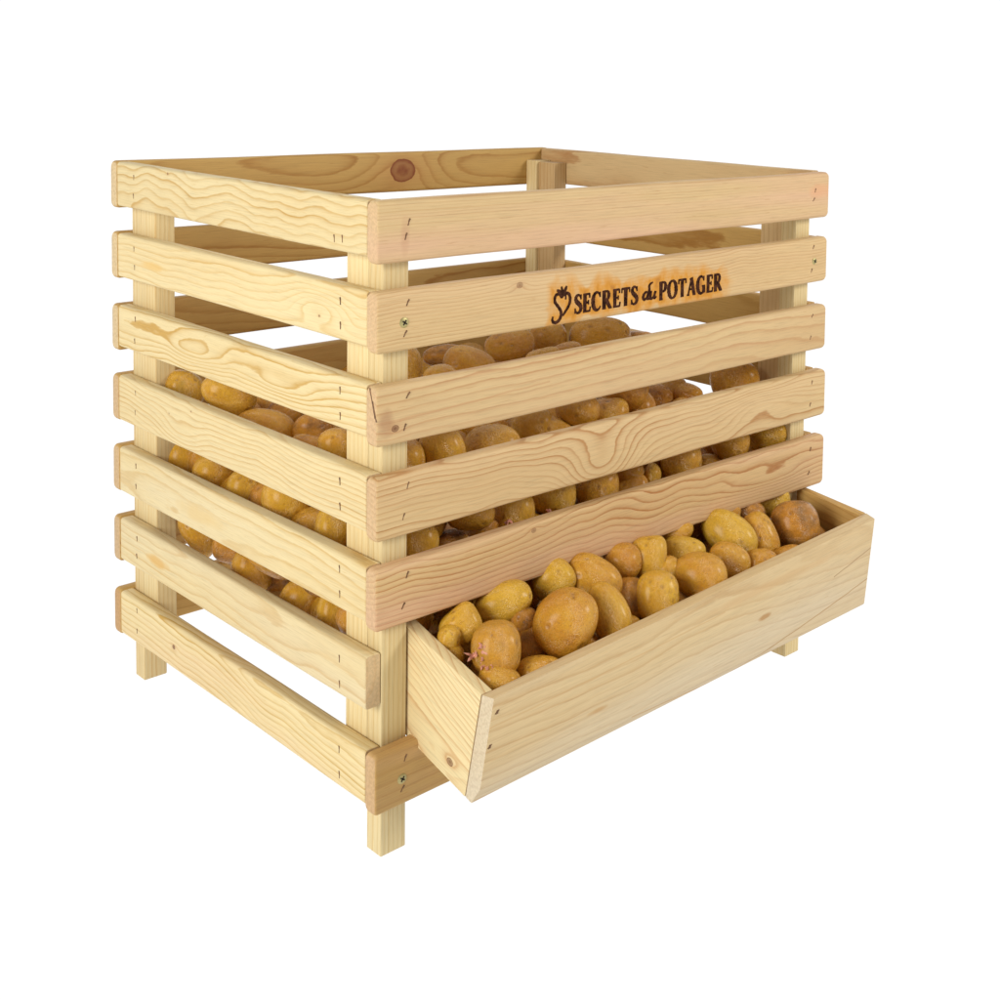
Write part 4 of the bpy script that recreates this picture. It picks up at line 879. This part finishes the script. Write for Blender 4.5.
(0.2619,0.31,0.3163,0.625,-0.44,0.489,-0.42,0.0298,0.0262,0.0256,0.87,0.12,'potato buried in the heap behind the outermost potatoes','potatoes buried deep in the heap',9),
(0.4191,0.3941,0.2958,0.724,0.666,-0.113,0.138,0.0254,0.0236,0.0231,0.45,0.03,'potato buried in the heap behind the outermost potatoes','potatoes buried deep in the heap',8),
(0.2913,0.2799,0.2751,0.55,-0.015,-0.765,-0.335,0.0312,0.0252,0.0247,0.56,0.21,'potato buried in the heap behind the outermost potatoes','potatoes buried deep in the heap',7),
(0.1476,0.2168,0.2869,0.881,-0.17,0.145,0.418,0.0281,0.0253,0.0248,0.68,0.05,'potato buried in the heap behind the outermost potatoes','potatoes buried deep in the heap',9),
(0.5159,0.3413,0.2578,0.204,-0.302,0.125,0.923,0.0265,0.0251,0.0246,0.59,0.13,'potato buried in the heap behind the outermost potatoes','potatoes buried deep in the heap',0),
(0.0843,0.4357,0.2888,0.721,-0.148,-0.637,0.228,0.0229,0.0205,0.0201,0.68,0.07,'potato buried in the heap behind the outermost potatoes','potatoes buried deep in the heap',11),
(0.4618,0.2734,0.27,0.688,0.355,-0.003,0.633,0.0259,0.0235,0.023,0.44,0.03,'potato buried in the heap behind the outermost potatoes','potatoes buried deep in the heap',1),
(0.2248,0.381,0.3002,0.716,0.218,0.352,-0.562,0.0276,0.0244,0.0239,0.78,0.11,'potato buried in the heap behind the outermost potatoes','potatoes buried deep in the heap',2),
(0.0869,0.2063,0.2559,0.146,-0.633,-0.294,-0.701,0.025,0.0206,0.0202,0.48,0.01,'potato buried in the heap behind the outermost potatoes','potatoes buried deep in the heap',11),
(0.3379,0.3308,0.2828,0.175,-0.848,-0.05,-0.497,0.0249,0.0211,0.0207,0.48,0.03,'potato buried in the heap behind the outermost potatoes','potatoes buried deep in the heap',2),
(0.2574,0.3091,0.2705,0.293,0.016,0.953,0.07,0.0227,0.0209,0.0205,0.58,0.06,'potato buried in the heap behind the outermost potatoes','potatoes buried deep in the heap',1),
(0.2289,0.08,0.2689,0.025,0.988,-0.149,-0.029,0.0318,0.0254,0.0249,0.89,0.13,'potato buried in the heap behind the outermost potatoes','potatoes buried deep in the heap',0),
(0.0849,0.1477,0.2601,0.731,0.057,-0.658,-0.169,0.0287,0.0248,0.0243,0.68,0.07,'potato buried in the heap behind the outermost potatoes','potatoes buried deep in the heap',9),
(0.0803,0.2195,0.1709,0.044,0.777,0.33,-0.535,0.0249,0.023,0.0226,0.56,0.11,'potato buried in the heap behind the outermost potatoes','potatoes buried deep in the heap',1),
(0.0881,0.3622,0.2495,0.805,0.028,-0.516,0.292,0.0289,0.0234,0.0229,0.68,0.14,'potato buried in the heap behind the outermost potatoes','potatoes buried deep in the heap',3),
(0.2594,0.0307,0.1668,0.246,-0.691,-0.565,-0.376,0.0264,0.0218,0.0213,0.85,0.23,'potato buried in the heap behind the outermost potatoes','potatoes buried deep in the heap',7),
(0.052,0.3699,0.2121,0.766,-0.585,-0.039,-0.263,0.0231,0.0214,0.0209,0.44,0.23,'potato buried in the heap behind the outermost potatoes','potatoes buried deep in the heap',5),
(0.0584,0.1042,0.2234,0.251,0.439,0.483,-0.715,0.0288,0.0248,0.0243,0.68,0.01,'potato buried in the heap behind the outermost potatoes','potatoes buried deep in the heap',8),
(0.2098,0.4644,0.2783,0.661,-0.302,-0.052,-0.685,0.0264,0.0248,0.0243,0.94,0.07,'potato buried in the heap behind the outermost potatoes','potatoes buried deep in the heap',4),
(0.0881,0.1006,0.2598,0.433,0.563,-0.564,0.421,0.028,0.0235,0.023,0.5,0.04,'potato buried in the heap behind the outermost potatoes','potatoes buried deep in the heap',0),
(0.4714,0.0657,0.1461,0.299,0.429,-0.699,0.488,0.0266,0.0229,0.0224,0.82,0.07,'potato buried in the heap behind the outermost potatoes','potatoes buried deep in the heap',4),
(0.1774,0.0339,0.2055,0.194,-0.255,-0.057,-0.945,0.0255,0.0212,0.0208,0.77,0.17,'potato buried in the heap behind the outermost potatoes','potatoes buried deep in the heap',0),
(0.4582,0.0622,0.271,0.525,-0.602,0.087,0.596,0.0276,0.0241,0.0236,0.6,0.04,'potato buried in the heap behind the outermost potatoes','potatoes buried deep in the heap',7),
(0.0902,0.2608,0.2811,0.717,-0.243,0.314,-0.573,0.0287,0.0237,0.0232,0.76,0.19,'potato buried in the heap behind the outermost potatoes','potatoes buried deep in the heap',1),
(0.1727,0.0093,0.1371,0.275,0.306,-0.755,0.511,0.0265,0.023,0.0225,0.44,0.08,'potato buried in the heap behind the outermost potatoes','potatoes buried deep in the heap',8),
(0.059,0.4679,0.2867,0.873,0.441,-0.155,0.14,0.0252,0.0214,0.021,0.85,0.07,'potato buried in the heap behind the outermost potatoes','potatoes buried deep in the heap',11),
(0.5465,0.3953,0.2787,0.596,-0.657,-0.222,-0.405,0.0284,0.026,0.0255,0.85,0.06,'potato buried in the heap behind the outermost potatoes','potatoes buried deep in the heap',2),
(0.2966,0.1502,0.2579,0.055,-0.632,-0.287,0.718,0.0302,0.0246,0.0241,0.81,0.14,'potato buried in the heap behind the outermost potatoes','potatoes buried deep in the heap',10),
(0.1845,0.071,0.2456,0.615,-0.606,0.167,-0.476,0.0276,0.0252,0.0247,0.42,0.17,'potato buried in the heap behind the outermost potatoes','potatoes buried deep in the heap',4),
(0.2726,0.0632,0.2609,0.306,-0.848,-0.369,-0.225,0.0223,0.0205,0.0201,0.71,0.24,'potato buried in the heap behind the outermost potatoes','potatoes buried deep in the heap',10),
(0.0805,0.0612,0.2326,0.263,-0.522,-0.728,-0.359,0.032,0.0257,0.0251,0.85,0.07,'potato buried in the heap behind the outermost potatoes','potatoes buried deep in the heap',6),
(0.5187,0.4305,0.2865,0.107,0.739,0.502,0.436,0.025,0.0205,0.0201,0.69,0.14,'potato buried in the heap behind the outermost potatoes','potatoes buried deep in the heap',8),
(0.48,0.3129,0.2646,0.262,-0.383,-0.381,0.799,0.024,0.0214,0.0209,0.91,0.15,'potato buried in the heap behind the outermost potatoes','potatoes buried deep in the heap',0),
(0.0814,-0.0212,0.1306,0.744,0.429,-0.306,0.411,0.0243,0.0208,0.0204,0.84,0.17,'potato buried in the heap behind the outermost potatoes','potatoes buried deep in the heap',0),
(0.1791,0.0532,0.145,0.352,-0.53,0.409,0.654,0.0274,0.0235,0.023,0.53,0.21,'potato buried in the heap behind the outermost potatoes','potatoes buried deep in the heap',3),
(0.2591,0.4273,0.3,0.18,-0.077,-0.114,0.974,0.0299,0.0259,0.0254,0.8,0.12,'potato buried in the heap behind the outermost potatoes','potatoes buried deep in the heap',0),
(0.3646,0.0823,0.2691,0.671,-0.082,-0.382,-0.63,0.0287,0.0238,0.0233,0.76,0.07,'potato buried in the heap behind the outermost potatoes','potatoes buried deep in the heap',4),
(0.5671,0.0154,0.1521,0.752,-0.605,0.05,0.256,0.0268,0.0222,0.0218,0.77,0.09,'potato buried in the heap behind the outermost potatoes','potatoes buried deep in the heap',11),
(0.5779,0.0897,0.2247,0.773,0.006,-0.501,-0.389,0.0266,0.0214,0.021,0.85,0.03,'potato buried in the heap behind the outermost potatoes','potatoes buried deep in the heap',1),
(0.1771,0.291,0.2656,0.489,-0.582,-0.093,0.643,0.0267,0.0216,0.0211,0.91,0.15,'potato buried in the heap behind the outermost potatoes','potatoes buried deep in the heap',5),
(0.2282,0.2829,0.2508,0.329,-0.897,-0.285,0.076,0.0284,0.0238,0.0233,0.64,0.1,'potato buried in the heap behind the outermost potatoes','potatoes buried deep in the heap',7),
(0.2459,0.3438,0.2887,0.017,0.841,-0.489,-0.232,0.0225,0.0208,0.0204,0.81,0.24,'potato buried in the heap behind the outermost potatoes','potatoes buried deep in the heap',5),
(0.5258,-0.0254,0.1288,0.62,-0.111,0.724,-0.281,0.0288,0.023,0.0225,0.73,0.12,'potato buried in the heap behind the outermost potatoes','potatoes buried deep in the heap',2),
(0.2845,-0.0658,0.1433,0.35,0.502,0.467,-0.638,0.0233,0.0186,0.0182,0.65,0.06,'potato buried in the heap behind the outermost potatoes','potatoes buried deep in the heap',7),
(0.4269,0.0569,0.1549,0.197,0.363,0.91,0.03,0.0294,0.0257,0.0252,0.93,0.07,'potato buried in the heap behind the outermost potatoes','potatoes buried deep in the heap',6),
(0.3217,0.0686,0.2639,0.138,-0.952,0.215,0.167,0.0257,0.0224,0.0219,0.78,0.03,'potato buried in the heap behind the outermost potatoes','potatoes buried deep in the heap',11),
(0.3943,0.0378,0.1953,0.117,-0.85,-0.045,0.512,0.0304,0.025,0.0245,0.53,0.15,'potato buried in the heap behind the outermost potatoes','potatoes buried deep in the heap',1),
(0.4846,0.3702,0.2788,0.035,-0.468,-0.679,-0.565,0.0281,0.0234,0.0229,0.7,0.14,'potato buried in the heap behind the outermost potatoes','potatoes buried deep in the heap',1),
(0.0514,0.4242,0.2192,0.532,0.213,-0.768,0.286,0.0245,0.0207,0.0203,0.79,0.07,'potato buried in the heap behind the outermost potatoes','potatoes buried deep in the heap',2),
(0.1158,0.2361,0.255,0.103,-0.863,0.156,0.469,0.0269,0.0218,0.0214,0.61,0.21,'potato buried in the heap behind the outermost potatoes','potatoes buried deep in the heap',5),
(0.3729,0.387,0.2845,0.707,-0.383,0.18,-0.567,0.0318,0.0256,0.025,0.82,0.17,'potato buried in the heap behind the outermost potatoes','potatoes buried deep in the heap',0)]

def add_sprouts(pot, spots, seed, scale=1.0):
    """Short knobbly sprouts growing from the eyes: part of the potato."""
    r_ = random.Random(seed)
    bm = bmesh.new()
    for base, dirn in spots:
        base, dirn = Vector(base), Vector(dirn).normalized()
        for s_ in range(r_.randint(6, 8)):
            d = (dirn + Vector((r_.uniform(-1, 1), r_.uniform(-1, 1), r_.uniform(-1, 1))) * 0.75).normalized()
            p = base + Vector((r_.uniform(-1, 1), r_.uniform(-1, 1), r_.uniform(-1, 1))) * 0.0022 * scale
            L = r_.uniform(0.0030, 0.0060) * scale
            w0 = r_.uniform(0.0009, 0.0015) * scale
            prev = None
            u = d.orthogonal().normalized(); w = d.cross(u)
            curl = Vector((r_.uniform(-1, 1), r_.uniform(-1, 1), r_.uniform(-1, 1))) * 0.5
            N = 7
            for i in range(N):
                t = i / (N - 1)
                c = p + d * (L * t) + curl * (L * t * t)
                rad = w0 * (1 - 0.55 * t) * (1 + 0.25 * math.sin(9 * t + s_)) * (0.35 if i == N - 1 else 1)
                cur = [bm.verts.new(c + (u * math.cos(6.283 * j / 6) + w * math.sin(6.283 * j / 6)) * rad) for j in range(6)]
                if prev:
                    for j in range(6):
                        bm.faces.new((prev[j], prev[(j + 1) % 6], cur[(j + 1) % 6], cur[j]))
                prev = cur
            bm.faces.new(prev)
    bmesh.ops.recalc_face_normals(bm, faces=bm.faces[:])
    o = link('sprouts', bm, M_SPROUT, None)
    bpy.context.view_layer.update()
    o.parent = pot
    o.matrix_parent_inverse = pot.matrix_world.inverted()
    return o

def build_potatoes():
    made = []
    r_ = random.Random(4)
    for i, (px, py, pz, qw, qx, qy, qz, sx, sy, sz, tint, green, label, group, mi) in enumerate(POTATOES):
        o = bpy.data.objects.new('potato', PMESH[mi])
        COL.objects.link(o)
        o.location = (px, py, pz)
        o.rotation_mode = 'QUATERNION'
        o.rotation_quaternion = (qw, qx, qy, qz)
        o.scale = (sx, sy, sz)
        o['tint'] = float(tint); o['green'] = float(green)
        o['label'] = label; o['category'] = 'potato'; o['group'] = group
        made.append(o)
    bpy.context.view_layer.update()
    return made
potatoes = build_potatoes()
def find_potato(x, y, z):
    p = Vector((x, y, z))
    return min(potatoes, key=lambda o: (o.location - p).length)
add_sprouts(find_potato(0.091, -0.066, 0.188), [((0.0700, -0.0660, 0.1910), (-0.8, -0.4, 0.2)), ((0.0725, -0.0700, 0.1960), (-0.6, -0.6, 0.4)), ((0.0720, -0.0720, 0.1850), (-0.7, -0.6, -0.1)), ((0.0750, -0.0770, 0.1820), (-0.6, -0.8, -0.1))], 5, 1.25)
add_sprouts(find_potato(0.188, 0.030, 0.266), [((0.1700, 0.0160, 0.2640), (-0.5, -0.5, -0.3)), ((0.1695, 0.0165, 0.2590), (-0.4, -0.5, -0.7))], 7, 1.0)
add_sprouts(find_potato(0.243, 0.036, 0.271), [((0.2190, 0.0150, 0.2630), (-0.3, -0.5, -0.6)), ((0.2180, 0.0150, 0.2570), (-0.1, -0.5, -0.8))], 9, 0.9)
